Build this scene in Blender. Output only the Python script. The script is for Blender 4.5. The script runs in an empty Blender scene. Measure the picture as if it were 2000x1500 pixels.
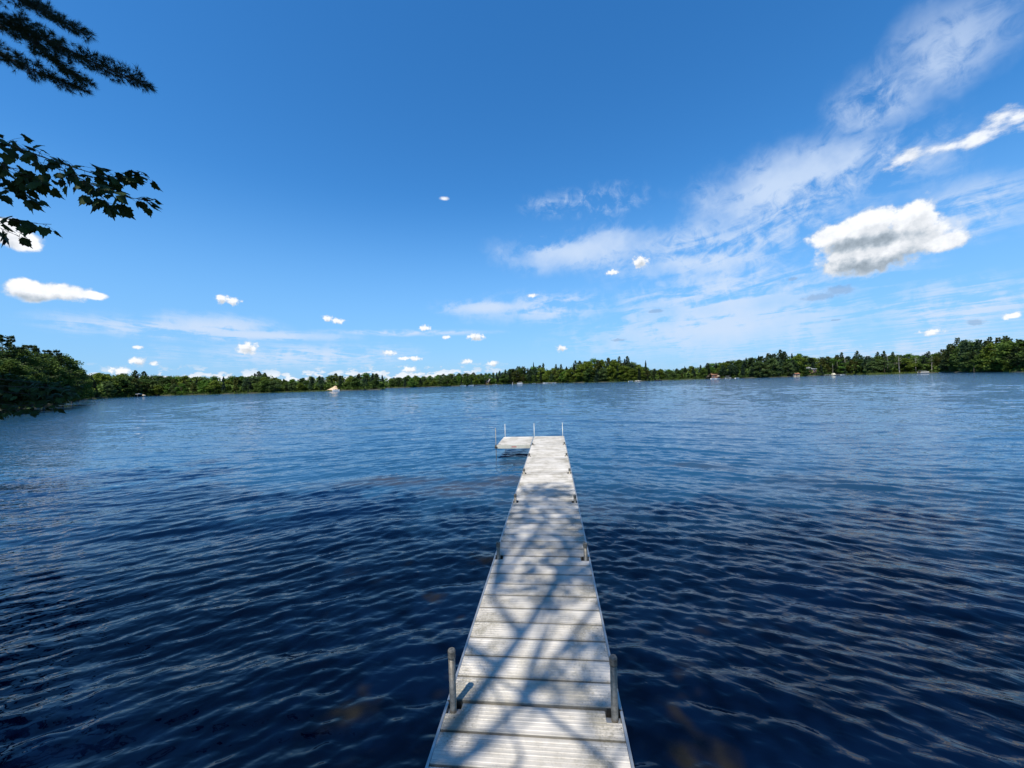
import bpy, math, random
import numpy as np
from mathutils import Vector, Matrix
rad = math.radians
SC = bpy.context.scene
COL = SC.collection
rng = np.random.default_rng(7)
R = random.Random(11)

# ------------------------------------------------------------------ camera
F, HC = 770.0, 2.76                     # focal length in photo pixels (2000 wide), eye above the water
PITCH, ROLL = rad(0.41), rad(1.66)
cp, sp, cr, sr = math.cos(PITCH), math.sin(PITCH), math.cos(ROLL), math.sin(ROLL)
FW = Vector((0, cp, -sp)); U0 = Vector((0, sp, cp)); R0 = Vector((1, 0, 0))
RT = R0 * cr - U0 * sr
UP = R0 * sr + U0 * cr
cam = bpy.data.cameras.new('camera'); cam_o = bpy.data.objects.new('camera', cam); COL.objects.link(cam_o)
cam.sensor_width = 36; cam.lens = 36 * F / 2000; cam.clip_start = 0.05; cam.clip_end = 9000
cam_o.matrix_world = Matrix(((RT.x, UP.x, -FW.x, 0), (RT.y, UP.y, -FW.y, 0), (RT.z, UP.z, -FW.z, HC), (0, 0, 0, 1)))
SC.camera = cam_o

# ------------------------------------------------------------------ sun, sky, exposure
SUN_EL, SUN_AZ = 61.0, 207.0           # azimuth clockwise from +Y: high, behind and a little to the left
SKY_STRENGTH, SUN_STRENGTH = 0.118, 4.4
SC.view_settings.view_transform = 'Standard'; SC.view_settings.look = 'None'
SC.view_settings.exposure = 0.55; SC.view_settings.gamma = 1.0; SC.view_settings.use_curve_mapping = False
sd = Vector((math.sin(rad(SUN_AZ)) * math.cos(rad(SUN_EL)), math.cos(rad(SUN_AZ)) * math.cos(rad(SUN_EL)), math.sin(rad(SUN_EL))))
sl = bpy.data.lights.new('sun', 'SUN'); sl.energy = SUN_STRENGTH; sl.angle = rad(0.55); sl.color = (1.0, 0.945, 0.85)
so = bpy.data.objects.new('sun', sl); COL.objects.link(so); so.rotation_euler = sd.to_track_quat('Z', 'Y').to_euler()

def ray(u, v):
    return (FW + RT * ((u - 1000) / F) - UP * ((v - 750) / F))
def P(u, v, d):                          # the point seen at photo pixel (u, v), d metres forward
    r = ray(u, v); return Vector((0, 0, HC)) + r * (d / r.y)
def G(u, v, z=0.0):
    r = ray(u, v); return Vector((0, 0, HC)) + r * ((z - HC) / r.z)
def azel(u, v):
    r = ray(u, v).normalized(); return math.degrees(math.atan2(r.x, r.y)), math.degrees(math.asin(r.z))

class NT:
    """small helper to wire nodes"""
    def __init__(s, nt): s.nt = nt; s.n = nt.nodes; s.l = nt.links
    def put(s, sock, v):
        if isinstance(v, bpy.types.NodeSocket): s.l.new(v, sock)
        else: sock.default_value = v
    def m(s, op, a, b=None, c=None, clamp=False):
        n = s.n.new('ShaderNodeMath'); n.operation = op; n.use_clamp = clamp
        for i, x in enumerate((a, b, c)):
            if x is not None: s.put(n.inputs[i], x)
        return n.outputs[0]
    def v(s, op, a, b=None, c=None):
        n = s.n.new('ShaderNodeVectorMath'); n.operation = op
        for i, x in enumerate((a, b, c)):
            if x is not None:
                if op == 'SCALE' and i == 1: s.put(n.inputs['Scale'], x)
                else: s.put(n.inputs[i], x)
        return n.outputs['Value'] if op in ('LENGTH', 'DOT_PRODUCT', 'DISTANCE') else n.outputs[0]
    def xyz(s, x, y, z=0.0):
        n = s.n.new('ShaderNodeCombineXYZ'); s.put(n.inputs[0], x); s.put(n.inputs[1], y); s.put(n.inputs[2], z); return n.outputs[0]
    def sep(s, v):
        n = s.n.new('ShaderNodeSeparateXYZ'); s.put(n.inputs[0], v); return n.outputs
    def noise(s, vec, scale, detail=3.0, rough=0.5, dist=0.0, kind=None, dims='3D', lac=2.0):
        n = s.n.new('ShaderNodeTexNoise'); n.noise_dimensions = dims
        if kind: n.noise_type = kind; n.normalize = False
        s.put(n.inputs['Vector'], vec); s.put(n.inputs['Scale'], scale); s.put(n.inputs['Detail'], detail)
        s.put(n.inputs['Roughness'], rough); s.put(n.inputs['Distortion'], dist); s.put(n.inputs['Lacunarity'], lac)
        return n.outputs[0]
    def mix(s, f, a, b, mode='MIX'):
        n = s.n.new('ShaderNodeMix'); n.data_type = 'RGBA'; n.blend_type = mode
        s.put(n.inputs[0], f); s.put(n.inputs[6], a); s.put(n.inputs[7], b); return n.outputs[2]
    def step(s, x, a, b, y0=0.0, y1=1.0):
        n = s.n.new('ShaderNodeMapRange'); n.interpolation_type = 'SMOOTHSTEP'
        for i, q in enumerate((x, a, b, y0, y1)): s.put(n.inputs[i], q)
        return n.outputs[0]

world = bpy.data.worlds.new('World'); SC.world = world; world.use_nodes = True
W = NT(world.node_tree); W.n.clear()
sky = W.n.new('ShaderNodeTexSky'); sky.sky_type = 'NISHITA'; sky.sun_disc = False
sky.sun_elevation = rad(SUN_EL); sky.sun_rotation = rad(SUN_AZ)
sky.altitude = 300; sky.air_density = 1.0; sky.dust_density = 0.35; sky.ozone_density = 3.0
hs = W.n.new('ShaderNodeHueSaturation'); W.l.new(sky.outputs[0], hs.inputs['Color'])
hs.inputs['Saturation'].default_value = 1.30; hs.inputs['Value'].default_value = 1.0; hs.inputs['Hue'].default_value = 0.5
skyc = W.v('SCALE', hs.outputs[0], SKY_STRENGTH)
skyc = W.v('MULTIPLY', skyc, (0.84, 1.06, 1.13))
tc = W.n.new('ShaderNodeTexCoord').outputs['Generated']
dx, dy, dz = W.sep(tc)
az = W.m('MULTIPLY', W.m('ARCTAN2', dx, dy), 57.29578)
el = W.m('MULTIPLY', W.m('ARCSINE', dz), 57.29578)
AE = W.xyz(az, el, 0.0)

def ellipses(lst, first=None, sh=(0.0, 0.0)):
    acc = first
    for (u, v, w, h) in lst:
        a0, e0 = azel(u, v)
        a1, _ = azel(u - w, v); a2, _ = azel(u + w, v); _, e1 = azel(u, v - h); _, e2 = azel(u, v + h)
        ha, he = abs(a2 - a1) / 2, abs(e1 - e2) / 2
        q = W.v('MULTIPLY_ADD', AE, (1 / ha, 1 / he, 0), ((sh[0] - a0) / ha, (sh[1] - e0) / he, 0))
        l = W.v('LENGTH', q)
        acc = l if acc is None else W.m('SMOOTH_MIN', acc, l, 0.25)
    return acc

BIG = [(1630, 458, 62, 24), (1700, 434, 62, 30), (1785, 430, 58, 40), (1700, 494, 112, 42), (1690, 466, 80, 24), (1655, 514, 70, 20),
       (1850, 472, 60, 19), (1770, 470, 90, 40),
       (55, 566, 58, 22), (120, 570, 66, 18), (175, 576, 34, 9), (35, 468, 52, 22), (5, 445, 40, 26)]
THIN = [(868, 388, 9, 4), (1040, 577, 12, 4), (1768, 310, 52, 20), (1840, 290, 60, 15), (1905, 272, 52, 19), (1950, 236, 42, 26), (1985, 228, 40, 16), (2050, 235, 60, 24)]
SMALL = [(432, 584, 16, 10), (455, 588, 20, 8), (640, 622, 12, 7), (660, 627, 16, 6), (484, 680, 24, 13), (270, 705, 22, 8),
         (300, 709, 14, 5), (236, 724, 26, 9), (270, 678, 12, 4.5), (760, 689, 15, 6), (810, 700, 16, 5), (788, 700, 14, 4), (830, 641, 12, 7),
         (930, 658, 19, 8), (1096, 680, 11, 7), (912, 706, 14, 5.5), (963, 710, 13, 6), (1250, 512, 17, 14), (872, 659, 8, 4),
         (1820, 648, 26, 7), (1975, 617, 24, 6.5), (1195, 532, 15, 5.5), (800, 722, 17, 7), (1040, 577, 10, 4)]
GREY = [(1600, 580, 40, 7), (1640, 566, 34, 11), (1548, 545, 12, 4), (1905, 630, 22, 6), (1280, 608, 18, 4), (1208, 664, 16, 3),(1632,625,11,2)]
STRONG = [(1070, 505, 75, 14), (1130, 488, 85, 18), (1210, 465, 90, 18), (960, 600, 90, 10), (395, 630, 110, 15), (540, 655, 130, 7), (1400, 650, 230, 26), (1450, 600, 160, 16), (1560, 330, 140, 30), (1330, 520, 110, 16)]

nb = W.noise(AE, 0.55, 6, 0.6)
nbu = W.noise(W.v('ADD', AE, (-0.5, 1.3, 0)), 0.55, 5, 0.55)
ns = W.noise(AE, 1.7, 5, 0.6)
nsu = W.noise(W.v('ADD', AE, (-0.15, 0.45, 0)), 1.7, 4, 0.55)
fb = ellipses(BIG); fs = ellipses(SMALL)
def dens(f, n, amp, soft):
    t = W.m('ADD', W.m('SUBTRACT', 1.12, f), W.m('MULTIPLY', W.m('SUBTRACT', n, 0.5), amp))
    return W.step(t, 0.0, soft)
db = dens(fb, nb, 1.5, 0.42)
ds = dens(fs, ns, 2.3, 0.70)
# rows of far cumulus just above the horizon, chiefly to the left
stretch = W.xyz(az, W.m('MULTIPLY', el, 2.1), 3.7)
nh = W.noise(stretch, 0.62, 5, 0.62)
nh_up = W.noise(W.v('ADD', stretch, (0.0, -0.55, 0)), 0.62, 5, 0.62)
band = W.m('MULTIPLY', W.step(el, 3.6, 1.2), W.step(az, 12, -12))
dh = W.m('MULTIPLY', W.step(W.m('ADD', nh, W.m('MULTIPLY', band, 0.20)), 0.61, 0.71), W.m('MULTIPLY', band, 0.85), clamp=True)
dt = W.m('MULTIPLY', dens(ellipses(THIN), W.noise(W.v('MULTIPLY', AE, (0.7, 1.3, 1)), 0.7, 7, 0.65), 2.6, 1.1), 0.92)
cum = W.m('MAXIMUM', W.m('MAXIMUM', db, ds), W.m('MAXIMUM', dh, dt))
def above_t(lst, n, amp, sh): return W.m('ADD', W.m('SUBTRACT', 1.0, ellipses(lst, None, sh)), W.m('MULTIPLY', W.m('SUBTRACT', n, 0.5), amp))
sh_b = W.m('MULTIPLY', W.step(above_t(BIG, nbu, 2.4, (-0.4, 1.4)), -0.25, 0.85), db)
sh_s = W.m('MULTIPLY', W.step(above_t(SMALL, nsu, 1.5, (-0.15, 0.45)), 0.0, 0.9), ds)
base = W.m('MULTIPLY', W.step(W.m('ADD', ellipses([(1690, 532, 120, 22), (1650, 480, 66, 10), (1735, 466, 44, 10), (90, 588, 70, 10)]), W.m('MULTIPLY', W.m('SUBTRACT', nb, 0.5), 2.4)), 1.9, 0.3), W.m('MULTIPLY', db, 0.26))
grain = W.m('MULTIPLY', W.m('SUBTRACT', W.m('ADD', nb, W.m('MULTIPLY', W.m('SUBTRACT', ns, 0.5), 0.5)), 0.5), 0.38)
bright = W.m('SUBTRACT', W.m('ADD', 0.70, grain), W.m('ADD', W.m('ADD', W.m('MULTIPLY', sh_b, 0.14), base), W.m('MULTIPLY', sh_s, 0.24)))
bright = W.m('MINIMUM', W.m('MAXIMUM', bright, 0.26), 0.72)
bright = W.m('MULTIPLY', bright, W.m('ADD', 0.74, W.m('MULTIPLY', cum, 0.26)))
cumcol = W.v('SCALE', W.mix(W.step(bright, 0.25, 0.66), (0.80, 0.97, 1.15, 1), (0.97, 1.0, 1.05, 1)), bright)
# cirrus: streaks on a high flat layer, running away to a point ahead and a little left
zz = W.m('MAXIMUM', dz, 0.03)
px, py = W.m('DIVIDE', dx, zz), W.m('DIVIDE', dy, zz)
a = rad(-12)
sx_ = W.m('ADD', W.m('MULTIPLY', px, math.sin(a)), W.m('MULTIPLY', py, math.cos(a)))
tx_ = W.m('SUBTRACT', W.m('MULTIPLY', px, math.cos(a)), W.m('MULTIPLY', py, math.sin(a)))
cv = W.xyz(W.m('MULTIPLY', sx_, 0.75), W.m('MULTIPLY', tx_, 1.25), 0.0)
wob = W.noise(cv, 0.8, 2, 0.5)
cvw = W.v('ADD', cv, W.xyz(wob, wob, wob))
c1 = W.noise(cvw, 1.25, 8, 0.60, 0.7)
c2 = W.noise(W.v('ADD', AE, (9, 3, 5)), 0.085, 4, 0.55, 0.4)
CIR = [(1130, 490, 150, 42), (1420, 480, 260, 70), (1560, 370, 240, 85), (1420, 570, 260, 60), (1400, 640, 330, 60), (1850, 90, 150, 90),
       (1720, 190, 110, 70), (1150, 395, 120, 30), (960, 600, 110, 16), (400, 640, 170, 28), (520, 655, 190, 12), (600, 695, 230, 26),
       (1080, 600, 160, 30), (1900, 600, 260, 60), (1900, 420, 160, 60), (300, 640, 200, 20), (800, 650, 160, 6),
       (1750, 690, 500, 46)]
cm = W.step(W.m('ADD', ellipses(CIR), W.m('MULTIPLY', W.m('SUBTRACT', W.noise(AE, 0.16, 4, 0.6), 0.5), 1.6)), 1.45, 0.05)
strong = W.m('MULTIPLY', W.step(ellipses(STRONG), 1.5, 0.2), 0.21)
c3 = W.noise(AE, 0.5, 6, 0.64, 0.6)
c1 = W.m('ADD', W.m('ADD', c1, strong), W.m('MULTIPLY', W.m('SUBTRACT', c3, 0.5), 0.62))
cir = W.m('MULTIPLY', cm, W.step(W.m('ADD', c1, W.m('MULTIPLY', W.m('SUBTRACT', c2, 0.5), 0.35)), 0.34, 0.64))
cir = W.m('MULTIPLY', cir, W.step(el, 40, 20, 0.24, 0.88), clamp=True)
veil = W.m('MULTIPLY', W.step(el, 26, 0), 0.80)
grey = W.m('MULTIPLY', dens(ellipses(GREY), ns, 1.6, 0.6), 0.55)
col = W.mix(veil, skyc, (0.155, 0.335, 0.615, 1))
col = W.mix(cir, col, (0.44, 0.53, 0.67, 1))
col = W.mix(grey, col, (0.18, 0.28, 0.44, 1))
col = W.mix(cum, col, cumcol)
above = W.step(el, -0.3, 0.3)
col = W.mix(above, skyc, col)
bg = W.n.new('ShaderNodeBackground'); W.l.new(col, bg.inputs[0]); bg.inputs[1].default_value = 1.0
wo = W.n.new('ShaderNodeOutputWorld'); W.l.new(bg.outputs[0], wo.inputs[0])
world.cycles.sampling_method = 'MANUAL'; world.cycles.sample_map_resolution = 512

SC.cycles.max_bounces = 6; SC.cycles.diffuse_bounces = 2; SC.cycles.glossy_bounces = 2
SC.cycles.transmission_bounces = 2; SC.cycles.transparent_max_bounces = 4
SC.cycles.sample_clamp_indirect = 4.0
SC.cycles.use_denoising = True

# ------------------------------------------------------------------ helpers
def tag(o, label=None, cat=None, group=None, kind=None):
    if label: o['label'] = label
    if cat: o['category'] = cat
    if group: o['group'] = group
    if kind: o['kind'] = kind
    return o
def empty(name, loc=(0, 0, 0), rz=0.0, **k):
    o = bpy.data.objects.new(name, None); COL.objects.link(o); o.location = loc; o.rotation_euler = (0, 0, rz)
    o.empty_display_size = 0.2
    return tag(o, **k)
def mesh_np(name, V, Fs, mat=None):
    me = bpy.data.meshes.new(name)
    V = np.asarray(V, np.float32); Fs = np.asarray(Fs, np.int32); k = Fs.shape[1]
    me.vertices.add(len(V)); me.vertices.foreach_set('co', V.ravel())
    me.loops.add(Fs.size); me.loops.foreach_set('vertex_index', Fs.ravel())
    me.polygons.add(len(Fs)); me.polygons.foreach_set('loop_start', np.arange(0, Fs.size, k, dtype=np.int32))
    me.update(calc_edges=True); me.validate()
    if mat: me.materials.append(mat)
    return me
def link(name, me, parent=None, loc=(0, 0, 0), **k):
    o = bpy.data.objects.new(name, me); COL.objects.link(o); o.location = loc
    if parent: o.parent = parent
    return tag(o, **k)
class MB:
    def __init__(s): s.v = []; s.f = []
    def add(s, vs, fs):
        b = len(s.v); s.v += [tuple(x) for x in vs]; s.f += [tuple(b + i for i in f) for f in fs]; return s
    def box(s, x0, x1, y0, y1, z0, z1):
        v = [(x, y, z) for z in (z0, z1) for y in (y0, y1) for x in (x0, x1)]
        return s.add(v, [(0, 2, 3, 1), (4, 5, 7, 6), (0, 1, 5, 4), (2, 6, 7, 3), (0, 4, 6, 2), (1, 3, 7, 5)])
    def tube(s, pts, rs, n=8, cap=True):
        pts = [Vector(p) for p in pts]; rs = rs if isinstance(rs, (list, tuple)) else [rs] * len(pts)
        rings = []; base = len(s.v)
        ref = Vector((0.13, 0.2, 1)).normalized()
        for i, p in enumerate(pts):
            d = (pts[min(i + 1, len(pts) - 1)] - pts[max(i - 1, 0)]).normalized()
            a_ = ref if abs(d.dot(ref)) < 0.95 else Vector((1, 0, 0))
            x = d.cross(a_).normalized(); y = d.cross(x).normalized()
            for k in range(n):
                t = 2 * math.pi * k / n; s.v.append(tuple(p + (x * math.cos(t) + y * math.sin(t)) * rs[i]))
        for i in range(len(pts) - 1):
            for k in range(n):
                a_, b_ = base + i * n + k, base + i * n + (k + 1) % n
                s.f.append((a_, b_, b_ + n, a_ + n))
        if cap:
            s.f.append(tuple(base + k for k in range(n))[::-1]); e = base + (len(pts) - 1) * n
            s.f.append(tuple(e + k for k in range(n)))
        return s
    def mesh(s, name, mat, smooth=False):
        me = bpy.data.meshes.new(name); me.from_pydata(s.v, [], s.f); me.materials.append(mat)
        if smooth:
            for p in me.polygons: p.use_smooth = True
        me.update(); return me
    def build(s, name, mat, parent=None, loc=(0, 0, 0), smooth=False, **k):
        return link(name, s.mesh(name, mat, smooth), parent, loc, **k)

def material(name, color, rough=0.6, metal=0.0, var=0.0, scale=5.0, bump=0.0, spec=0.5, rnd=0.0):
    m = bpy.data.materials.new(name); m.use_nodes = True; N = NT(m.node_tree)
    b = m.node_tree.nodes['Principled BSDF']; b.inputs['Roughness'].default_value = rough; b.inputs['Metallic'].default_value = metal
    b.inputs['Specular IOR Level'].default_value = spec
    tcn = N.n.new('ShaderNodeTexCoord').outputs['Object']
    c = (*color, 1)
    if var:
        nz = N.noise(tcn, scale, 5, 0.6)
        c = N.mix(N.step(nz, 0.3, 0.7), (*[x * (1 - var) for x in color], 1), (*[min(1, x * (1 + var)) for x in color], 1))
        if bump:
            bn = N.n.new('ShaderNodeBump'); bn.inputs['Distance'].default_value = bump; N.l.new(nz, bn.inputs['Height']); N.l.new(bn.outputs[0], b.inputs['Normal'])
    if rnd:
        oi = N.n.new('ShaderNodeObjectInfo').outputs['Random']
        h = N.n.new('ShaderNodeHueSaturation'); N.put(h.inputs['Color'], c)
        N.put(h.inputs['Value'], N.m('ADD', 1 - rnd, N.m('MULTIPLY', oi, 2 * rnd)))
        N.put(h.inputs['Hue'], N.m('ADD', 0.5 - rnd * 0.05, N.m('MULTIPLY', N.m('FRACT', N.m('MULTIPLY', oi, 7.31)), rnd * 0.10)))
        c = h.outputs[0]
    N.put(b.inputs['Base Color'], c)
    return m

def leaf_material(name, c0, c1, trans=0.25, rnd=0.15, scale=0.9):
    """leaves: clump-to-clump and tree-to-tree variation, some light through the blade"""
    m = bpy.data.materials.new(name); m.use_nodes = True; N = NT(m.node_tree); N.n.clear()
    tcn = N.n.new('ShaderNodeTexCoord').outputs['Object']
    nz = N.noise(tcn, scale, 4, 0.65)
    c = N.mix(N.step(nz, 0.32, 0.68), (*c0, 1), (*c1, 1))
    oi = N.n.new('ShaderNodeObjectInfo').outputs['Random']
    h = N.n.new('ShaderNodeHueSaturation'); N.put(h.inputs['Color'], c)
    N.put(h.inputs['Color'], N.v('MULTIPLY', c, N.n['Object Info'].outputs['Color']))
    N.put(h.inputs['Value'], N.m('ADD', 1 - rnd, N.m('MULTIPLY', oi, 2 * rnd)))
    d = N.n.new('ShaderNodeBsdfPrincipled'); N.put(d.inputs['Base Color'], h.outputs[0]); d.inputs['Roughness'].default_value = 0.65
    d.inputs['Specular IOR Level'].default_value = 0.15
    t = N.n.new('ShaderNodeBsdfTranslucent'); N.put(t.inputs['Color'], h.outputs[0])
    x = N.n.new('ShaderNodeMixShader'); x.inputs[0].default_value = trans
    N.l.new(d.outputs[0], x.inputs[1]); N.l.new(t.outputs[0], x.inputs[2])
    o = N.n.new('ShaderNodeOutputMaterial'); N.l.new(x.outputs[0], o.inputs[0])
    return m

M_broad = leaf_material('broadleaf_foliage', (0.038, 0.078, 0.013), (0.110, 0.165, 0.028))
M_pine = leaf_material('pine_foliage', (0.028, 0.052, 0.016), (0.078, 0.108, 0.030), 0.15)
M_spruce = leaf_material('spruce_foliage', (0.018, 0.038, 0.020), (0.046, 0.074, 0.034), 0.1)
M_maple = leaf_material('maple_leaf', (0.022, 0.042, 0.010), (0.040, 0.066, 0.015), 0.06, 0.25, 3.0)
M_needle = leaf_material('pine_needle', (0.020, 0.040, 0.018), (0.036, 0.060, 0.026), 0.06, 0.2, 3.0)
M_reed = leaf_material('reed', (0.075, 0.115, 0.020), (0.14, 0.17, 0.040), 0.2, 0.2, 0.3)
M_bark = material('bark', (0.085, 0.068, 0.052), 0.9, var=0.45, scale=9, bump=0.02)
M_palebark = material('pale_bark', (0.36, 0.33, 0.28), 0.85, var=0.3, scale=6, bump=0.01)
M_twig = material('twig', (0.045, 0.034, 0.024), 0.85, var=0.3, scale=20)

# ------------------------------------------------------------------ water
def wave_group():
    g = bpy.data.node_groups.new('wave_height', 'ShaderNodeTree')
    g.interface.new_socket('P', in_out='INPUT', socket_type='NodeSocketVector')
    g.interface.new_socket('Height', in_out='OUTPUT', socket_type='NodeSocketFloat')
    N = NT(g); gi = N.n.new('NodeGroupInput'); go = N.n.new('NodeGroupOutput')
    x, y, z = N.sep(gi.outputs[0])
    x8 = N.m('DIVIDE', x, 8.0)
    bend = N.m('MULTIPLY', N.m('SUBTRACT', 1.0, N.m('EXPONENT', N.m('MULTIPLY', N.m('MULTIPLY', x8, x8), -1.0))), 3.8)
    p = N.m('ADD', y, bend)
    v1 = N.xyz(N.m('MULTIPLY', x, 0.50), p, 0.0)
    v2 = N.xyz(N.m('ADD', N.m('MULTIPLY', x, 0.62), N.m('MULTIPLY', y, 0.16)), N.m('ADD', p, N.m('MULTIPLY', x, 0.22)), 4.0)
    n1 = N.noise(v1, 1.05, 2, 0.5, 0.3)                    # swell
    n2 = N.noise(v1, 3.8, 2.5, 0.55, 0.5)                     # waves
    n3 = N.noise(v2, 9.0, 2, 0.55, 0.5)                    # ripples
    v4 = N.xyz(N.m('MULTIPLY', x, 0.5), y, 9.0)
    n4 = N.noise(v4, 0.22, 2, 0.5)
    dist = N.v('LENGTH', N.xyz(x, y, 0.0))
    far = N.step(dist, 10.0, 50.0, 0.18, 1.0)               # far off, where the mesh is too coarse, the relief carries the small waves
    gust = N.step(n4, 0.3, 0.7, 0.7, 1.25)
    h = N.m('MULTIPLY', N.m('MULTIPLY', n2, 0.092), far)
    h = N.m('ADD', h, N.m('MULTIPLY', N.m('MULTIPLY', n1, 0.10), N.step(dist, 60.0, 200.0, 0.0, 1.0)))
    h = N.m('ADD', h, N.m('MULTIPLY', N.m('MULTIPLY', n3, gust), N.m('ADD', 0.006, N.m('MULTIPLY', far, 0.016))))
    N.l.new(h, go.inputs[0])
    return g
def water_material():
    m = bpy.data.materials.new('lake_water'); m.use_nodes = True; N = NT(m.node_tree)
    b = m.node_tree.nodes['Principled BSDF']
    g = wave_group(); pos = N.n.new('ShaderNodeNewGeometry').outputs['Position']
    def H(off):
        n = N.n.new('ShaderNodeGroup'); n.node_tree = g
        N.put(n.inputs[0], pos if off is None else N.v('ADD', pos, off)); return n.outputs[0]
    e = 0.012
    h0, hx, hy = H(None), H((e, 0, 0)), H((0, e, 0))
    nx = N.m('DIVIDE', N.m('SUBTRACT', h0, hx), e); ny = N.m('DIVIDE', N.m('SUBTRACT', h0, hy), e)
    gn = N.n.new('ShaderNodeNewGeometry').outputs['Normal']
    nrm = N.v('NORMALIZE', N.v('ADD', gn, N.xyz(nx, ny, 0.0)))
    N.put(b.inputs['Normal'], nrm)
    b.inputs['IOR'].default_value = 1.333; b.inputs['Roughness'].default_value = 0.03
    # body colour: dark lake water, with brown sandy shallows showing through in patches round the dock
    q = N.v('LENGTH', N.v('MULTIPLY_ADD', pos, (1 / 11.0, 1 / 3.6, 0), (0.02, -11.0 / 3.6, 0)))
    n = N.noise(N.v('MULTIPLY', pos, (0.5, 1, 1)), 0.35, 4, 0.6)
    f1 = N.m('MULTIPLY', N.step(q, 1.0, 0.35), N.step(n, 0.46, 0.68))
    q2 = N.v('LENGTH', N.v('MULTIPLY_ADD', pos, (1 / 3.5, 1 / 4.0, 0), (0.05, -4.0 / 4.0, 0)))
    n2 = N.noise(pos, 1.1, 3, 0.6)
    f2 = N.m('MULTIPLY', N.step(q2, 1.0, 0.5), N.step(n2, 0.56, 0.70))
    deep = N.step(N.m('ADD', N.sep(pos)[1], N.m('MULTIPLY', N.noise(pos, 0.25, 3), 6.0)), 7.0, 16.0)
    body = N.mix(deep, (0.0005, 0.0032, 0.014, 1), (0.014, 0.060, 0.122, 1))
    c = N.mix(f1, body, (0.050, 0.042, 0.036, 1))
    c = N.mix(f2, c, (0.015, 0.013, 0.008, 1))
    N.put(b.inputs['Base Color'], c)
    return m
M_water = water_material()
# the surface is real geometry: a fan of rings, fine where the lake lies open ahead, with wind waves of 0.5 to 5 m in it
NR, NA = 930, 960
radii = np.concatenate([1.6 * (330.0 / 1.6) ** np.linspace(0, 1, NR), [800, 1500, 3000]])
ang = np.concatenate([np.radians(np.linspace(-58, 58, NA)), np.radians(np.arange(62, 300, 6.0))])    # clockwise from +Y
RRm, AAm = np.meshgrid(radii, ang, indexing='ij')
X = RRm * np.sin(AAm); Y = RRm * np.cos(AAm)
bend_ = 3.8 * (1 - np.exp(-(X / 8.0) ** 2)); Pp = Y + bend_
Hh = np.zeros_like(X)
wr = np.random.default_rng(3)
spread_ = np.gradient(radii)[:, None]
for k in range(100):
    lam = 0.13 * (32.0 ** (wr.uniform() ** 1.5)); th = wr.normal() * (0.30 if lam > 0.5 else 0.36) + 0.05; kk = 2 * math.pi / lam
    slope = 0.053 if lam < 0.6 else 0.017
    amp = slope / kk
    ph = kk * (np.sin(th) * X + np.cos(th) * Pp) + wr.uniform(0, 6.28) + 0.7 * np.sin(X * 0.35 / lam ** .5 + Y * 0.22 + k)
    res = np.clip((lam / spread_ - 2.2) / 2.0, 0, 1)                        # leave out what the rings cannot carry
    group_ = 0.65 + 0.5 * np.sin(X * (0.5 + 0.02 * k) / lam ** .5 * 0.5 + k * 1.7) * np.sin(Pp * 0.45 / lam ** .5 + k * 2.3)
    Hh += amp * group_ * (np.sin(ph) + 0.36 * np.sin(2 * ph + 1.57)) * res
patch = 0.75 + 0.25 * np.sin(X * 0.045 + 1.3 * np.sin(Y * 0.03)) * np.sin(Y * 0.06 + 0.5 + np.sin(X * 0.02))
Hh *= patch; Hh[NR:, :] = 0
VV = np.stack([X, Y, Hh], -1).reshape(-1, 3); na = len(ang); VV = np.vstack([VV, [[0, 0, 0]]])
ii, jj = np.meshgrid(np.arange(len(radii) - 1), np.arange(na), indexing='ij'); j2 = (jj + 1) % na
FF = np.stack([ii * na + jj, (ii + 1) * na + jj, (ii + 1) * na + j2, ii * na + j2], -1).reshape(-1, 4)
FF = FF[:, ::-1]
me_w = mesh_np('water', VV[:-1], FF, M_water)
me_w.polygons.foreach_set('use_smooth', np.ones(len(me_w.polygons), dtype=bool))
link('water', me_w, kind='structure', label='rippled dark blue lake water around the dock')
print('water normal z', me_w.polygons[10].normal.z)

# ------------------------------------------------------------------ shoreline table: pixel column, top of the wood, waterline
TOP = [(-700, 600), (-300, 610), (-60, 650), (0, 700), (100, 715), (160, 727), (180, 727), (220, 731), (260, 730), (300, 734), (340, 736), (400, 734), (430, 737), (470, 735), (490, 732), (520, 729), (545, 738), (560, 742),
       (580, 741), (605, 738), (615, 733), (640, 733), (658, 732), (680, 734), (700, 729), (720, 727), (740, 729), (749, 733), (750, 738), (780, 736), (800, 734), (840, 734), (870, 730), (900, 730),
       (940, 729), (965, 727), (980, 724), (1005, 717), (1020, 716), (1030, 718), (1050, 713), (1070, 720), (1105, 717), (1125, 707), (1140, 704), (1160, 702), (1200, 701), (1215, 700), (1235, 705),
       (1250, 712), (1268, 718), (1280, 720), (1330, 720), (1340, 717), (1365, 715), (1400, 707), (1440, 704), (1460, 698), (1480, 696), (1500, 691), (1525, 686), (1540, 690), (1570, 692),
       (1595, 697), (1630, 693), (1655, 697), (1675, 694), (1700, 695), (1745, 692), (1770, 692), (1800, 692), (1822, 693), (1835, 688), (1850, 681), (1858, 670), (1870, 664), (1890, 662), (1920, 661),
       (1940, 661), (1965, 660), (2000, 660), (2100, 650), (2400, 620), (3000, 560)]
DEP = [(-1400, 9), (-1000, 14), (-700, 22), (-300, 36), (-80, 52), (20, 66), (100, 92), (150, 140), (165, 172), (200, 200), (300, 250), (400, 240), (500, 236), (600, 238), (650, 246), (700, 240), (749, 232), (750, 340), (800, 322),
       (900, 330), (1000, 375), (1060, 360), (1100, 332), (1160, 300), (1240, 286), (1290, 300), (1340, 310), (1400, 312), (1480, 290), (1560, 295), (1660, 330), (1700, 280), (1790, 287), (1830, 282),
       (1900, 233), (2000, 185), (2100, 150), (2400, 100), (3000, 55), (4200, 25), (6000, 12)]
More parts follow.
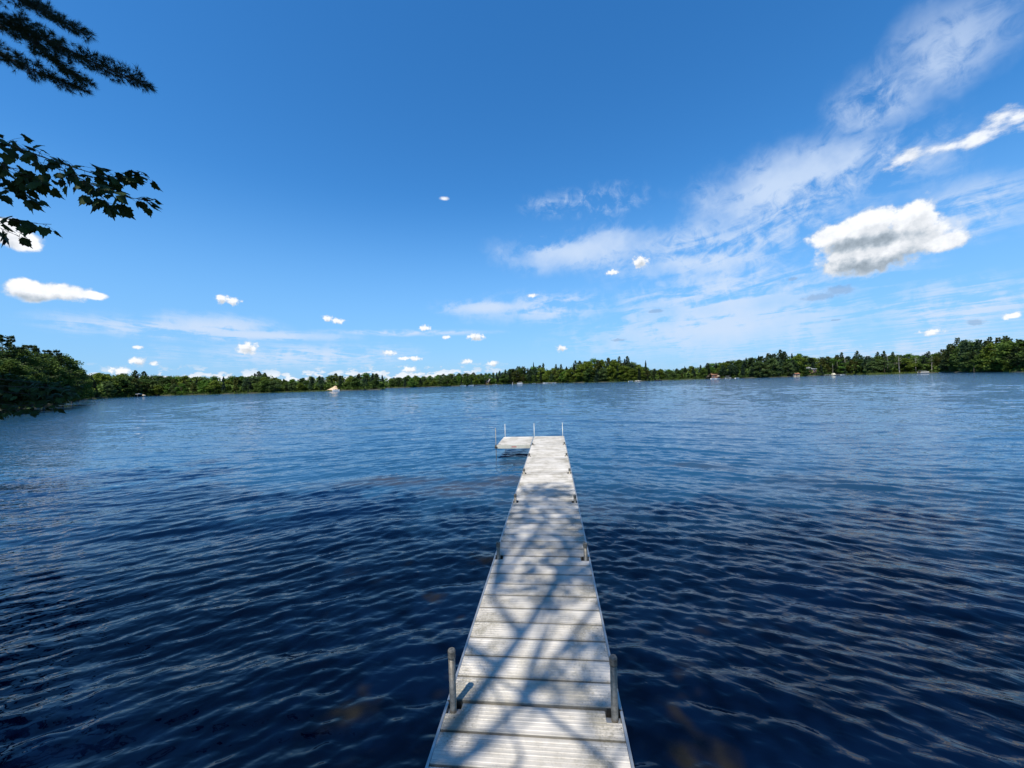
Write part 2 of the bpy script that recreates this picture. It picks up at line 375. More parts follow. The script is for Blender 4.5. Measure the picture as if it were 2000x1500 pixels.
def lut(tab, u):
    return float(np.interp(u, [a_[0] for a_ in tab], [a_[1] for a_ in tab]))
def shore(u):
    d = lut(DEP, u); return Vector(((u - 1000) / F * d, d))          # roll is negligible in plan
shore_pts = []
us = [-1400, -1000, -700, -500, -300, -180, -80, -20, 20, 60, 100, 125, 150, 165, 180] + list(range(200, 745, 12)) + [744, 749.5, 750.5] + list(range(762, 2010, 12)) + [2050, 2100, 2200, 2400, 2700, 3000, 3500, 4200, 6000]
for u in us:
    s_ = shore(u); w_ = 1 + 0.012 * math.sin(u * 0.11) + 0.008 * math.sin(u * 0.37)
    shore_pts.append(s_ * (w_ if 160 < u < 2050 and not 740 < u < 765 else 1))
near_back = [(60, 4), (38, 0), (22, -1.4), (12, -1.6), (6, -1.2), (2.2, -1.0), (0, -1.15), (-3, -1.0), (-6.5, -0.6), (-10, 0.9), (-15, 3.2), (-22, 6)]
shore_pts = [Vector(p) for p in near_back[::-1][:0]] + shore_pts + [Vector(p) for p in near_back]
shore_pts[0:0] = []
ns_ = len(shore_pts)
OFF = [(-1.5, -0.5), (0.0, -0.02), (0.8, 0.18), (4, 0.35), (16, 1.0), (60, 3.0), (260, 5.0), (1500, 8.0), (4500, 9.0)]
dirs = []
for i, p in enumerate(shore_pts):
    v_ = Vector((p.x, p.y)); v_ = v_ - Vector((0, 3.0)); dirs.append(v_.normalized())
VV = []; FF = []
for i, p in enumerate(shore_pts):
    for k, (o_, z_) in enumerate(OFF):
        q = p + dirs[i] * o_
        VV.append((q.x, q.y, z_ + (0.25 * math.sin(q.x * 0.31) * math.cos(q.y * 0.27) if k > 2 else 0)))
K = len(OFF)
for i in range(ns_):
    j = (i + 1) % ns_
    for k in range(K - 1):
        FF.append((i * K + k, j * K + k, j * K + k + 1, i * K + k + 1))
M_ground = material('shore_ground', (0.040, 0.040, 0.020), 0.95, var=0.55, scale=0.7, bump=0.05)
link('ground', mesh_np('ground', VV, FF, M_ground), kind='structure', label='low wooded ground around the lake shore')
def ground_z(off):
    return float(np.interp(off, [a_[0] for a_ in OFF], [a_[1] for a_ in OFF]))

# ------------------------------------------------------------------ foliage makers
def cards(C, size, up=0.35, jit=0.35, out=None):
    """leaf-sized rhombi at the points C"""
    n = len(C); C = np.asarray(C, np.float32)
    nr = rng.normal(size=(n, 3)); nr[:, 2] = np.abs(nr[:, 2]) + up
    if out is not None: nr = nr * 0.6 + out
    nr /= np.linalg.norm(nr, axis=1)[:, None]
    t = rng.normal(size=(n, 3)); t -= nr * (t * nr).sum(1)[:, None]; t /= np.linalg.norm(t, axis=1)[:, None]
    b = np.cross(nr, t)
    s = (size * (1 + jit * rng.uniform(-1, 1, n)))[:, None] / 2
    V = np.stack([C - t * s, C + b * s * 0.62 - nr * s * 0.15, C + t * s, C - b * s * 0.62 - nr * s * 0.15], 1).reshape(-1, 3)
    return V, np.arange(4 * n).reshape(n, 4)
def ball(n):
    v = rng.normal(size=(n, 3)); v /= np.linalg.norm(v, axis=1)[:, None]; return v * (rng.uniform(0, 1, n) ** 0.42)[:, None]

def broad_proto(seed, h=10.0, wid=0.36, nclump=34, per=120, leaf=0.42, low=0.12):
    C = []
    for i in range(nclump):
        t = (i + 0.5) / nclump
        z = h * (low + (0.93 - low) * t)
        env = wid * h * (math.sin(math.pi * min(1, (t * 0.86 + 0.16))) ** 0.6)
        a_ = rng.uniform(0, 6.283); rr_ = env * rng.uniform(0.25, 0.88)
        c = np.array([rr_ * math.cos(a_), rr_ * math.sin(a_), z])
        s = h * rng.uniform(0.07, 0.13)
        C.append(c + ball(per) * np.array([s * 1.15, s * 1.15, s * 0.8]))
    C = np.concatenate(C)
    V, Fc = cards(C, leaf)
    mb = MB(); top = Vector((rng.normal() * 0.2, rng.normal() * 0.2, h * 0.85))
    mb.tube([(0, 0, -0.5), (0.05, 0, h * 0.3), tuple(top * 0.7), tuple(top)], [h * 0.016, h * 0.013, h * 0.008, h * 0.002], 6)
    for k in range(7):
        z = h * rng.uniform(0.25, 0.7); a_ = rng.uniform(0, 6.283); L = wid * h * rng.uniform(0.5, 0.85)
        mb.tube([(0, 0, z), (L * 0.5 * math.cos(a_), L * 0.5 * math.sin(a_), z + L * 0.35), (L * math.cos(a_), L * math.sin(a_), z + L * 0.55)], [h * 0.007, h * 0.005, h * 0.002], 4)
    return mb.mesh('trunk', M_bark), mesh_np('crown', V, Fc, M_broad), 'broad'
def pine_proto(seed, h=10.0, wid=0.2, low=0.28, whorls=15, leaf=0.34, mat=None, shape='pine', per=58):
    C = []; mb = MB()
    mb.tube([(0, 0, -0.5), (0.04, 0.03, h * 0.5), (0, 0, h * 0.98)], [h * 0.013, h * 0.009, h * 0.001], 6)
    for i in range(whorls):
        t = i / (whorls - 1); z = h * (low + (0.97 - low) * t)
        if shape == 'spruce': env = wid * h * (1 - t) ** 0.85 + 0.12
        else: env = wid * h * (0.35 + 1.0 * math.sin(math.pi * (t * 0.72 + 0.25)) * (1 - t * 0.35)) * rng.uniform(0.7, 1.15)
        nb_ = 4 if shape == 'pine' else 6
        a0 = rng.uniform(0, 6.28)
        for k in range(nb_):
            a_ = a0 + 6.283 * k / nb_ + rng.normal() * 0.25; L = env * rng.uniform(0.6, 1.1)
            rise = (0.18 if shape == 'pine' else -0.18) * L
            d = np.array([math.cos(a_), math.sin(a_), 0])
            s = rng.uniform(0.25, 1.0, per) ** 0.8
            side = rng.normal(size=per) * 0.22 * L * (1.1 - s)
            c = d[None] * (s * L)[:, None] + np.array([-d[1], d[0], 0])[None] * side[:, None]
            c[:, 2] = z + rise * s ** 1.5 + rng.normal(size=per) * h * 0.011
            C.append(c)
            if k % 2 == 0: mb.tube([(0, 0, z), (d[0] * L * 0.85, d[1] * L * 0.85, z + rise * 0.8)], [h * 0.0035, h * 0.0015], 4)
    C = np.concatenate(C); V, Fc = cards(C, leaf, 0.9)
    return mb.mesh('trunk', M_bark), mesh_np('crown', V, Fc, mat or M_pine), shape
def snag_proto(h=10.0):
    mb = MB(); mb.tube([(0, 0, -0.5), (0.1, 0, h * 0.5), (0.25, 0.1, h)], [0.13, 0.09, 0.02], 6)
    for k in range(16):
        z = h * rng.uniform(0.3, 0.95); a_ = rng.uniform(0, 6.28); L = (h - z) * 0.25 + 0.4
        mb.tube([(0.05, 0, z), (L * math.cos(a_), L * math.sin(a_), z + L * 0.35)], [0.035, 0.012], 4)
    C = np.concatenate([np.array([rng.normal() * 0.6, rng.normal() * 0.6, h * rng.uniform(0.5, 0.95)]) + ball(45) * 0.55 for _ in range(11)])
    V, Fc = cards(C, 0.25)
    return mb.mesh('trunk', M_palebark), mesh_np('crown', V, Fc, M_broad), 'snag'
BRO = [broad_proto(i, wid=w, low=lo) for i, (w, lo) in enumerate([(0.36, 0.10), (0.30, 0.12), (0.40, 0.08), (0.27, 0.15)])]
PIN = [pine_proto(i, wid=w, low=lo) for i, (w, lo) in enumerate([(0.20, 0.25), (0.17, 0.32), (0.23, 0.2), (0.15, 0.45)])]
SPR = [pine_proto(9, wid=0.19, low=0.06, whorls=22, leaf=0.30, mat=M_spruce, shape='spruce', per=36), pine_proto(10, wid=0.14, low=0.08, whorls=22, leaf=0.28, mat=M_spruce, shape='spruce', per=36)]
SNG = [snag_proto()]
BROH = [broad_proto(20, wid=0.34, nclump=46, per=330, leaf=0.24, low=0.06), broad_proto(21, wid=0.30, nclump=46, per=330, leaf=0.24, low=0.06)]
PINH = [pine_proto(22, wid=0.24, low=0.15, whorls=17, leaf=0.20, per=170), pine_proto(23, wid=0.20, low=0.2, whorls=17, leaf=0.20, per=170)]

def plant(proto, x, y, z, h, name, label, cat, group=None, wf=1.0, lean=(0, 0), tint=None):
    tr, crn, _ = proto
    e = empty(name, (x, y, z), R.uniform(0, 6.28), label=label, cat=cat, group=group)
    s = h / 10.0; e.scale = (s * wf, s * wf, s); e.rotation_euler = (lean[0], lean[1], e.rotation_euler[2])
    link('trunk', tr, e); c_ = link('crown', crn, e); c_.color = (*(tint or (1, 1, 1)), 1)
    return e

SEG = [(350, 'by the pale roofed boathouse'), (600, 'behind the left reed strip'), (750, 'on the sand bank point'), (860, 'on the low far shore'), (965, 'by the pale roofed far cabin'),
       (1100, 'on the rise left of the hill'), (1185, 'on the left half of the hill'), (1275, 'on the right half of the hill'), (1375, 'right of the hill'), (1470, 'behind the brown cabin'), (1600, 'by the grey roofed house'),
       (1665, 'behind the white pier'), (1760, 'behind the marsh grass'), (1835, 'by the right pontoon boat'), (9999, 'in the high right wood')]
def seg(u):
    for lim, s in SEG:
        if u < lim: return s
# share of kinds by stretch: pine, spruce, broad
MIX = [(350, .18, .05, .77), (600, .3, .1, .6), (750, .45, .25, .3), (965, .12, .08, .8), (1100, .4, .25, .35), (1275, .3, .15, .55), (1420, .4, .3, .3), (1560, .5, .15, .35), (1700, .5, .15, .35), (1835, .4, .2, .4), (9999, .45, 0, .55)]
KN = {'broad': ('broadleaf_tree', 'broadleaf tree'), 'pine': ('pine_tree', 'pine'), 'spruce': ('spruce_tree', 'pointed spruce'), 'snag': ('dead_tree', 'grey half dead tree')}
TONE = {'broad': [('yellowish', (1.55, 1.30, 0.9)), ('bright green', (1.05, 1.30, 1.0)), ('green', (1, 1, 1)), ('dark green', (.68, .75, .85)), ('grey green', (1.05, 1.0, 1.7))],
        'pine': [('olive', (1.6, 1.2, 0.9)), ('dark', (.75, .8, .9)), ('blue green', (.95, 1.15, 1.9))], 'spruce': [('blackish', (.8, .8, .9)), ('blue green', (1.2, 1.3, 1.7))], 'snag': [('', (1, 1, 1))]}
def pick(u):
    for lim, a_, b_, c_ in MIX:
        if u < lim: break
    t = R.random()
    return R.choice(PIN) if t < a_ else R.choice(SPR) if t < a_ + b_ else R.choice(BRO)
ROWS = [(4.0, 0.52, 0.80, 5.6, 'front row'), (10.0, 0.76, 0.95, 5.9, 'second row'), (19.0, 0.92, 1.04, 6.2, 'back row')]
yh = lambda u: 744.5 - 0.029 * (u - 1000)
placed = []; kinds_n = {}
for ri, (off, j0, j1, sp_, rl) in enumerate(ROWS):
    u = 158.0 + ri * 5
    while u < 2050:
        d = lut(DEP, u) + off
        if ri == 0 and (640 < u < 658 or 1386 < u < 1406 or 942 < u < 958 or 1568 < u < 1588): u += 8; continue
        ztop = HC + (yh(u) - lut(TOP, u) + 1.0) / F * d
        gz = ground_z(off); jj = R.random(); h = max(4.5, ztop * (j0 + (j1 - j0) * jj) - gz)
        pr = pick(u)
        if 1640 < u < 1830 and ri < 2 and R.random() < 0.28: pr = SNG[0]; h = max(h, ztop * 0.88)
        kn, kl = KN[pr[2]]
        if kinds_n.get(kn, 0) >= 280: pr = R.choice(PIN); kn, kl = KN['pine']
        kinds_n[kn] = kinds_n.get(kn, 0) + 1
        ww = R.random(); wf = (0.98 + 0.35 * ww) * 1.35
        if h > 13: wf *= 13 / h * 1.05
        tn, tint = R.choice(TONE[pr[2]])
        if 1060 < u < 1275 and pr[2] == 'broad' and R.random() < .5: tn, tint = TONE['broad'][0]
        lab = ' '.join((f"{'tall' if jj > .5 else 'short'} {'wide' if ww > .5 else 'slim'} {tn} {kl}, {rl} {seg(u)}").split())
        e = plant(pr, (u - 1000) / F * d, d + R.uniform(-2, 2), gz, h, kn, lab, 'tree', wf=wf, tint=tint)
        placed.append((lab, u, e, seg(u)))
        u += sp_ * R.uniform(0.75, 1.2) * F / d
by = {}
for t in placed: by.setdefault(t[0], []).append(t)
for lab, L_ in by.items():
    L_.sort(key=lambda t: t[1])
    words = {1: [''], 2: ['left one', 'right one'], 3: ['leftmost', 'middle one', 'rightmost'], 4: ['leftmost', 'second from left', 'second from right', 'rightmost']}.get(len(L_))
    for i, t in enumerate(L_):
        t[2]['label'] = lab + (', ' + words[i] if words and words[i] else ''); t[2]['group'] = 'trees ' + t[3]
        if not words: t[2]['group'] = lab
print('shore trees', len(placed), kinds_n)
# trees that stand out above the wood, each recognisable
TALL = [(265, 723, 26, PIN[3], 1.2, 'left of two dark pines standing out above the wood by the boathouse'), (283, 725, 26, PIN[3], 1.2, 'right of two dark pines standing out above the wood by the boathouse'),
        (507, 725, 20, PIN[3], 1.1, 'tall dark pine standing out above the wood behind the reeds'), (518, 728, 18, PIN[1], 1.1, 'dark pine just right of the tallest pine behind the reeds'),
        (657, 729, 26, PIN[3], 1.0, 'lone pine tip above the wood over the sand bank'),
        (1043, 707, 18, SPR[0], 0.9, 'tallest dark pointed spruce left of the rounded hill'), (1062, 709, 16, PIN[1], 0.9, 'tall pine right of the tallest spruce, left of the hill'),
        (1087, 711, 22, PIN[3], 0.8, 'left of two slim pines in the dip before the rounded hill'), (1097, 711, 22, PIN[3], 0.8, 'right of two slim pines in the dip before the rounded hill'),
        (1125, 704, 22, PIN[0], 0.9, 'pine tip where the rounded hill begins to rise'), (1211, 696, 16, PIN[0], 1.0, 'broad dark pine on the right shoulder of the rounded hill'),
        (1229, 695, 14, PIN[3], 1.1, 'pine leaning right at the crown of the rounded hill'), (1262, 704, 8, SPR[1], 1.1, 'tall narrow spruce at the right foot of the rounded hill'),
        (1338, 715, 22, SPR[1], 0.8, 'small spire of a spruce above the low wood right of the hill'),
        (1525, 683, 22, PIN[0], 1.1, 'highest pine on the right shore between cabin and pier'), (1645, 688, 20, PIN[3], 1.0, 'pine tip above the white pier'),
        (1675, 685, 18, PIN[3], 1.1, 'bare stemmed pine with flat top right of the white pier'), (1715, 687, 18, PIN[3], 0.9, 'left of a pair of slim pines above the marsh grass'),
        (1728, 685, 20, PIN[3], 0.9, 'right of a pair of slim pines above the marsh grass'), (1745, 687, 18, PIN[0], 0.9, 'bushy pine just right of the slim pair above the marsh grass'),
        (1815, 686, 24, PIN[0], 1.0, 'pine tip just left of the high wood at the right'), (1872, 660, 14, PIN[2], 1.1, 'dark pine at the left shoulder of the high right wood'),
        (1935, 658, 16, PIN[0], 1.0, 'pine tip in the middle of the high right wood'), (1966, 656, 12, PIN[2], 1.0, 'broad layered pine highest in the wood near the right edge')]
for (u, vt, off, pr, wf, lab) in TALL:
    d = lut(DEP, u) + off; gz = ground_z(off); ztop = HC + (yh(u) - vt) / F * d
    plant(pr, (u - 1000) / F * d, d, gz, ztop - gz, KN[pr[2]][0], lab, 'tree', wf=wf * 10 / max(10, ztop - gz) * 1.25, lean=(0, 0.10) if u == 1229 else (0, 0))
# left shore, nearer: trees whose tops show above the hanging maple boughs
MIDL = [(-70, 640, 50, BROH[0], 'broadleaf tree just outside the left edge, nearest on the left shore'), (8, 655, 60, PINH[0], 'tall layered pine at the left edge above the hanging maple boughs'), (40, 676, 66, BROH[0], 'broadleaf tree right of the layered pine at the left edge'),
        (62, 674, 72, PINH[1], 'pine between the broadleaf trees above the maple boughs, left shore'), (84, 688, 80, BROH[0], 'sunlit broadleaf tree in the middle of the left clump'), (104, 684, 84, PINH[0], 'dark pine with feathery top right in the left clump'),
        (122, 690, 90, BROH[1], 'broadleaf tree near the right end of the left clump'), (140, 700, 105, PINH[1], 'last pine at the right end of the left clump'), (152, 716, 130, BROH[1], 'small broadleaf tree where the left clump drops to the far wood'),
        (20, 700, 58, BROH[1], 'low broadleaf tree in front of the layered pine, left edge'), (118, 722, 84, BROH[0], 'low bushy tree at the foot of the left clump'), (60, 720, 64, BROH[0], 'low round tree at the waterside of the left clump')]
for (u, vt, d, pr, lab) in MIDL:
    d += 5; gz = 0.7; ztop = HC + (yh(u) - vt) / F * d
    plant(pr, (u - 1000) / F * d, d, gz, ztop - gz, KN[pr[2]][0], lab, 'tree', wf=1.25)

# the rest of the wood behind the third row: one mass
VB = []; FB = []; nv = 0
for ri in range(5):
    off = (7, 15, 30, 44, 58)[ri]; u = -420.0
    while u < 2080:
        d = lut(DEP, u) + off; gz = 2.0
        ztop = (HC + (yh(u) - lut(TOP, u) - 0.5) / F * d) * (R.uniform(0.93, 1.01) if ri > 1 else R.uniform(0.45, 0.6))
        w_ = R.uniform(3.0, 4.5); n = 120
        c = ball(n) * np.array([w_, w_ * (0.5 if ri < 2 else 1), ztop * 0.5]) + np.array([(u - 1000) / F * d, d, ztop * 0.5])
        v_, f_ = cards(c, 1.55); VB.append(v_); FB.append(f_ + nv); nv += len(v_)
        u += (5.0 if ri < 2 else 6.5) * R.uniform(0.8, 1.2) * F / d
link('distant_forest', mesh_np('distant_forest', np.concatenate(VB), np.concatenate(FB), M_broad), kind='stuff', label='mass of wood filling in behind the shoreline trees', cat='forest')
# undergrowth along the water's edge
VB = []; FB = []; nv = 0; u = -500.0
while u < 2060:
    d = lut(DEP, u) + R.uniform(0.6, 3.2)
    if not (636 < u < 662 or 1655 < u < 1800 or 1376 < u < 1408 or 540 < u < 640):
        hh = R.uniform(0.9, 3.0); w_ = R.uniform(1.0, 2.2)
        c = ball(70) * np.array([w_, 1.0, hh * 0.55]) + np.array([(u - 1000) / F * d, d, hh * 0.45 + 0.2])
        v_, f_ = cards(c, 0.42); VB.append(v_); FB.append(f_ + nv); nv += len(v_)
    u += 2.2 * F / d * R.uniform(0.5, 1.3)
link('undergrowth', mesh_np('undergrowth', np.concatenate(VB), np.concatenate(FB), M_broad), kind='stuff', label='low bushes along the far waterline', cat='undergrowth')
# reed and marsh grass strips
def blades(name, spans, label, hmin, hmax, depth0, depth1, dens_):
    Vs = []
    for (u0, u1) in spans:
        d = lut(DEP, (u0 + u1) / 2); n = int((u1 - u0) / F * d * dens_)
        for _ in range(n):
            u = R.uniform(u0, u1); d = lut(DEP, u) + R.uniform(depth0, depth1); x = (u - 1000) / F * d; h = R.uniform(hmin, hmax); w_ = 0.10; a_ = R.uniform(0, 3.14)
            Vs += [(x - w_ * math.cos(a_), d - w_ * math.sin(a_), -0.1), (x + w_ * math.cos(a_), d + w_ * math.sin(a_), -0.1), (x + R.uniform(-.2, .2), d + R.uniform(-.2, .2), h)]
    link(name, mesh_np(name, Vs, np.arange(len(Vs)).reshape(-1, 3), M_reed), kind='stuff', label=label, cat='reeds')
blades('reeds', [(540, 648)], 'low bright green reed strip left of the sand bank', 0.5, 1.0, -5, 3, 45)
blades('shore_grass', [(180, 300), (330, 540), (1100, 1240), (1290, 1380), (1455, 1480)], 'thin line of pale green shore grass at the far waterline', 0.3, 0.6, -3, 2, 16)
blades('marsh_grass', [(1655, 1800)], 'yellow green marsh grass strip right of the white pier', 0.7, 1.8, -4, 5, 55)
blades('meadow_grass', [(1560, 1592), (1960, 2040)], 'patch of pale lawn by the water on the right shore', 0.3, 0.7, -0.5, 6, 50)

# ------------------------------------------------------------------ dock
def dock_material():
    m = bpy.data.materials.new('dock_plank'); m.use_nodes = True; N = NT(m.node_tree); b = m.node_tree.nodes['Principled BSDF']
    pos = N.n.new('ShaderNodeNewGeometry').outputs['Position']; tcn = N.n.new('ShaderNodeTexCoord').outputs['Object']
    oi = N.n.new('ShaderNodeObjectInfo').outputs['Random']
    x, y, z = N.sep(tcn)
    ends = N.step(N.m('ABSOLUTE', x), 0.18, 0.60)
    grime = N.noise(pos, 3.0, 5, 0.65)
    fine = N.noise(pos, 60.0, 3, 0.6)
    spk = N.noise(pos, 75.0, 2, 0.5)
    c = N.mix(N.step(grime, 0.35, 0.68), (0.52, 0.48, 0.42, 1), (0.37, 0.335, 0.275, 1))
    c = N.mix(N.m('MULTIPLY', N.m('ADD', 0.35, N.m('MULTIPLY', ends, 0.8)), N.step(N.m('ADD', grime, N.m('MULTIPLY', fine, 0.6)), 0.78, 1.0)), c, (0.22, 0.20, 0.15, 1))
    spots = N.m('MULTIPLY', N.step(spk, 0.655, 0.70), N.m('ADD', 0.3, N.m('MULTIPLY', ends, 0.7)), clamp=True)
    c = N.mix(N.m('MULTIPLY', spots, N.step(grime, 0.35, 0.55)), c, (0.035, 0.033, 0.026, 1))
    line = N.noise(N.xyz(0.0, y, 0.0), 70.0, 2, 0.7)
    c = N.mix(N.m('MULTIPLY', N.step(line, 0.42, 0.60), 0.45), c, (0.27, 0.25, 0.22, 1))
    edge = N.m('MULTIPLY', N.step(N.m('ADD', N.m('ABSOLUTE', y), N.m('MULTIPLY', grime, 0.02)), 0.098, 0.122), 0.6)
    c = N.mix(edge, c, (0.12, 0.11, 0.085, 1))
    hv = N.n.new('ShaderNodeHueSaturation'); N.put(hv.inputs['Color'], c); N.put(hv.inputs['Value'], N.m('ADD', 0.84, N.m('MULTIPLY', oi, 0.3)))
    N.put(b.inputs['Base Color'], hv.outputs[0])
    N.put(b.inputs['Roughness'], N.step(grime, 0.3, 0.7, 0.42, 0.62)); b.inputs['Specular IOR Level'].default_value = 0.5
    bn = N.n.new('ShaderNodeBump'); bn.inputs['Distance'].default_value = 0.0006; bn.inputs['Strength'].default_value = 0.6
    N.put(bn.inputs['Height'], fine); N.l.new(bn.outputs[0], b.inputs['Normal'])
    return m
M_deck = dock_material()
M_rail = material('rail_metal', (0.42, 0.42, 0.40), 0.42, 0.7, var=0.2, scale=8)
M_post = material('post_pipe', (0.20, 0.18, 0.145), 0.5, 0.5, var=0.35, scale=30)
M_postpale = material('bright_pipe', (0.36, 0.36, 0.34), 0.4, 0.5, var=0.1, scale=30)  # paler pipe for the thin posts at the far end
M_cap = material('post_cap', (0.10, 0.095, 0.08), 0.55, var=0.5, scale=60)
M_bracket = material('bracket', (0.05, 0.047, 0.04), 0.6, 0.4, var=0.4, scale=30)
M_fascia = material('fascia', (0.50, 0.48, 0.40), 0.5, var=0.2, scale=4)

DZ = HC - 2.28; DW = 1.215; YAW = math.atan2(79, F)
dock_dir = Vector((math.sin(YAW), math.cos(YAW), 0)); dock_x = Vector((math.cos(YAW), -math.sin(YAW), 0))
cl = (G(832, 1500, DZ) + G(1237, 1500, DZ)) / 2
lat = cl.dot(dock_x)                                 # sideways offset of the centre line from the camera
dock = empty('dock', (dock_x.x * lat, dock_x.y * lat, DZ), -YAW, label='long narrow grey plank dock running out from the shore to a small platform', cat='dock')
# dock local space: x across, y along, z=0 the deck surface
S = [-1.95, 0.40, 2.75, 5.10, 7.45, 9.74, 11.92, 14.02, 16.10]
def plank_mesh(L, notch):
    """ribbed plank, its long side across the dock; notch = corners cut away at the far edge"""
    w = DW / 2 - 0.012; g = 0.0085
    prof = [(-L / 2 + g, -0.030), (-L / 2 + g, -0.004), (-L / 2 + g + 0.004, 0.0)]
    nr = 6; span = L - 2 * g - 0.03; st = span / nr
    for i in range(nr):
        a0 = -span / 2 + i * st
        prof += [(a0 + st * 0.12, 0.0), (a0 + st * 0.2, -0.0022), (a0 + st * 0.42, -0.0022), (a0 + st * 0.5, 0.0)]
    prof += [(L / 2 - g - 0.004, 0.0), (L / 2 - g, -0.004), (L / 2 - g, -0.030)]
    mb = MB()
    def ext(xa, xb, pr):
        n = len(pr); vs = [(xa, y, z) for y, z in pr] + [(xb, y, z) for y, z in pr]
        fs = [(i, i + n, i + n + 1, i + 1) for i in range(n - 1)] + [tuple(range(n)), tuple(range(2 * n - 1, n - 1, -1)), (0, n - 1, 2 * n - 1, n)]
        mb.add(vs, fs)
    if not notch: ext(-w, w, prof)
    else:
        ycut = L / 2 - 0.105; cut = [p for p in prof if p[0] <= ycut] + [(ycut, 0.0 if True else 0), (ycut, -0.030)]
        ext(-w, -w + 0.10, cut); ext(-w + 0.1, w - 0.1, prof); ext(w - 0.1, w, cut)
    return mb.mesh('plank', M_deck)
def section(y0, y1, xoff=0.0, notch=True):
    L = (y1 - y0 - 0.012) / 10
    pm, pn = plank_mesh(L, False), plank_mesh(L, True)
    for k in range(10):
        p = link('plank', pn if (notch and k == 9) else pm, dock, (xoff, y0 + 0.006 + L * (k + 0.5), R.uniform(-0.0012, 0.0012)))
        p.rotation_euler = (0, 0, R.uniform(-0.0008, 0.0008))
    for s in (-1, 1):
        MB().box(s * (DW / 2) - 0.009, s * (DW / 2) + 0.009, y0 + 0.004, y1 - 0.004, -0.115, -0.003).build('side_rail', M_rail, dock, (xoff, 0, 0))
    for yy in (y0 + 0.03, (y0 + y1) / 2, y1 - 0.05):
        MB().box(-DW / 2 + 0.012, DW / 2 - 0.012, yy - 0.02, yy + 0.02, -0.10, -0.034).build('cross_beam', M_rail, dock, (xoff, 0, 0))
for i in range(len(S) - 1):
    section(S[i], S[i + 1], 0.0, i != len(S) - 2)
PX = -(DW + 0.02)
section(S[-2] + 0.02, S[-1] - 0.03, PX, False)
# fascia along the near end of the side platform, with its small sticker
MB().box(-DW / 2 - 0.01, DW / 2 - 0.012, S[-2] - 0.022, S[-2] + 0.012, -0.125, -0.002).build('fascia', M_fascia, dock, (PX, 0, 0))
MB().box(-0.08, 0.10, S[-2] - 0.026, S[-2] - 0.0225, -0.085, -0.045).build('sticker', material('sticker_red', (0.40, 0.16, 0.14), 0.5), dock, (PX, 0, 0))
def post(x, y, h, r=0.0235, mat=None, cap=True, bracket=True, depth=-1.6):
    mb = MB(); mb.tube([(0, 0, depth), (0, 0, h)], r, 14)
    o = mb.build('post', mat or M_post, dock, (x, y, 0), smooth=False)
    for p in o.data.polygons[:-2]: p.use_smooth = True
    if cap:
        c = MB().tube([(0, 0, h - r * 2.0), (0, 0, h + 0.002), (0, 0, h + 0.010)], [r * 1.14, r * 1.14, r * 0.95], 14).build('cap', M_cap, o)
    if bracket:
        MB().box(-0.045, 0.045, -0.045, 0.045, -0.11, -0.055).build('bracket', M_bracket, dock, (x, y, 0))
        MB().box(-0.048, 0.048, 0.046, 0.052, -0.09, 0.004).build('bracket', M_bracket, dock, (x, y, 0))
HTS = {1: .40, 2: .40, 3: .19, 4: .13, 5: .10, 6: .085, 7: .07}
for i, h in HTS.items():
    for s in (-1, 1):
        post(s * (DW / 2 - 0.050), S[i] - 0.052, h + R.uniform(-0.01, 0.01))
post(DW / 2 - 0.05, S[-1] + 0.03, 0.53, 0.012, M_postpale, False, False)
post(-DW / 2 + 0.01, S[-1] + 0.03, 0.53, 0.012, M_postpale, False, False)
post(PX - DW / 2 + 0.05, S[-1] + 0.0, 0.53, 0.012, M_postpale, False, False)
post(PX - DW / 2 - 0.03, S[-2] - 0.045, 0.62, 0.012, M_post, False, True)

# ------------------------------------------------------------------ near trees: a pine and maples on the bank
def maple_leaf_mesh(s=1.0):
    half = [(0.0, 0.0), (0.10, 0.04), (0.30, -0.06), (0.34, 0.09), (0.50, 0.20), (0.42, 0.32), (0.46, 0.46), (0.31, 0.46), (0.25, 0.56), (0.18, 0.72), (0.09, 0.70), (0.0, 1.0)]
    vs = [(x * s, y * s, -abs(x) * 0.28 * s - (y ** 2) * 0.10 * s) for x, y in half] + [(-x * s, y * s, -abs(x) * 0.28 * s - (y ** 2) * 0.10 * s) for x, y in half[1:-1]]
    n = len(half); vs.append((0, 0.35 * s, 0.0)); c = len(vs) - 1
    right = list(range(n)); left = [0] + list(range(n, 2 * n - 2)) + [n - 1]
    fs = [(c, right[i], right[i + 1]) for i in range(n - 1)] + [(c, left[i + 1], left[i]) for i in range(n - 1)]
    return np.array(vs), np.array(fs)
LV, LF = maple_leaf_mesh()
leaf_meshes = []
for k in range(4):
    v_ = LV.copy(); v_[:, 0] *= R.uniform(0.85, 1.1); v_[:, 2] += 0.05 * np.sin(v_[:, 1] * 4 + k)
    me = mesh_np('leaf', v_, LF, M_maple); leaf_meshes.append(me)
def rot_for_leaf(d, tilt):
    """leaf lies with its tip along d (roughly), blade tilted"""
    y = d.normalized(); zc = Vector((R.gauss(0, tilt), R.gauss(0, tilt), 1)).normalized()
    x = y.cross(zc).normalized(); z = x.cross(y); return Matrix((x, y, z)).transposed()
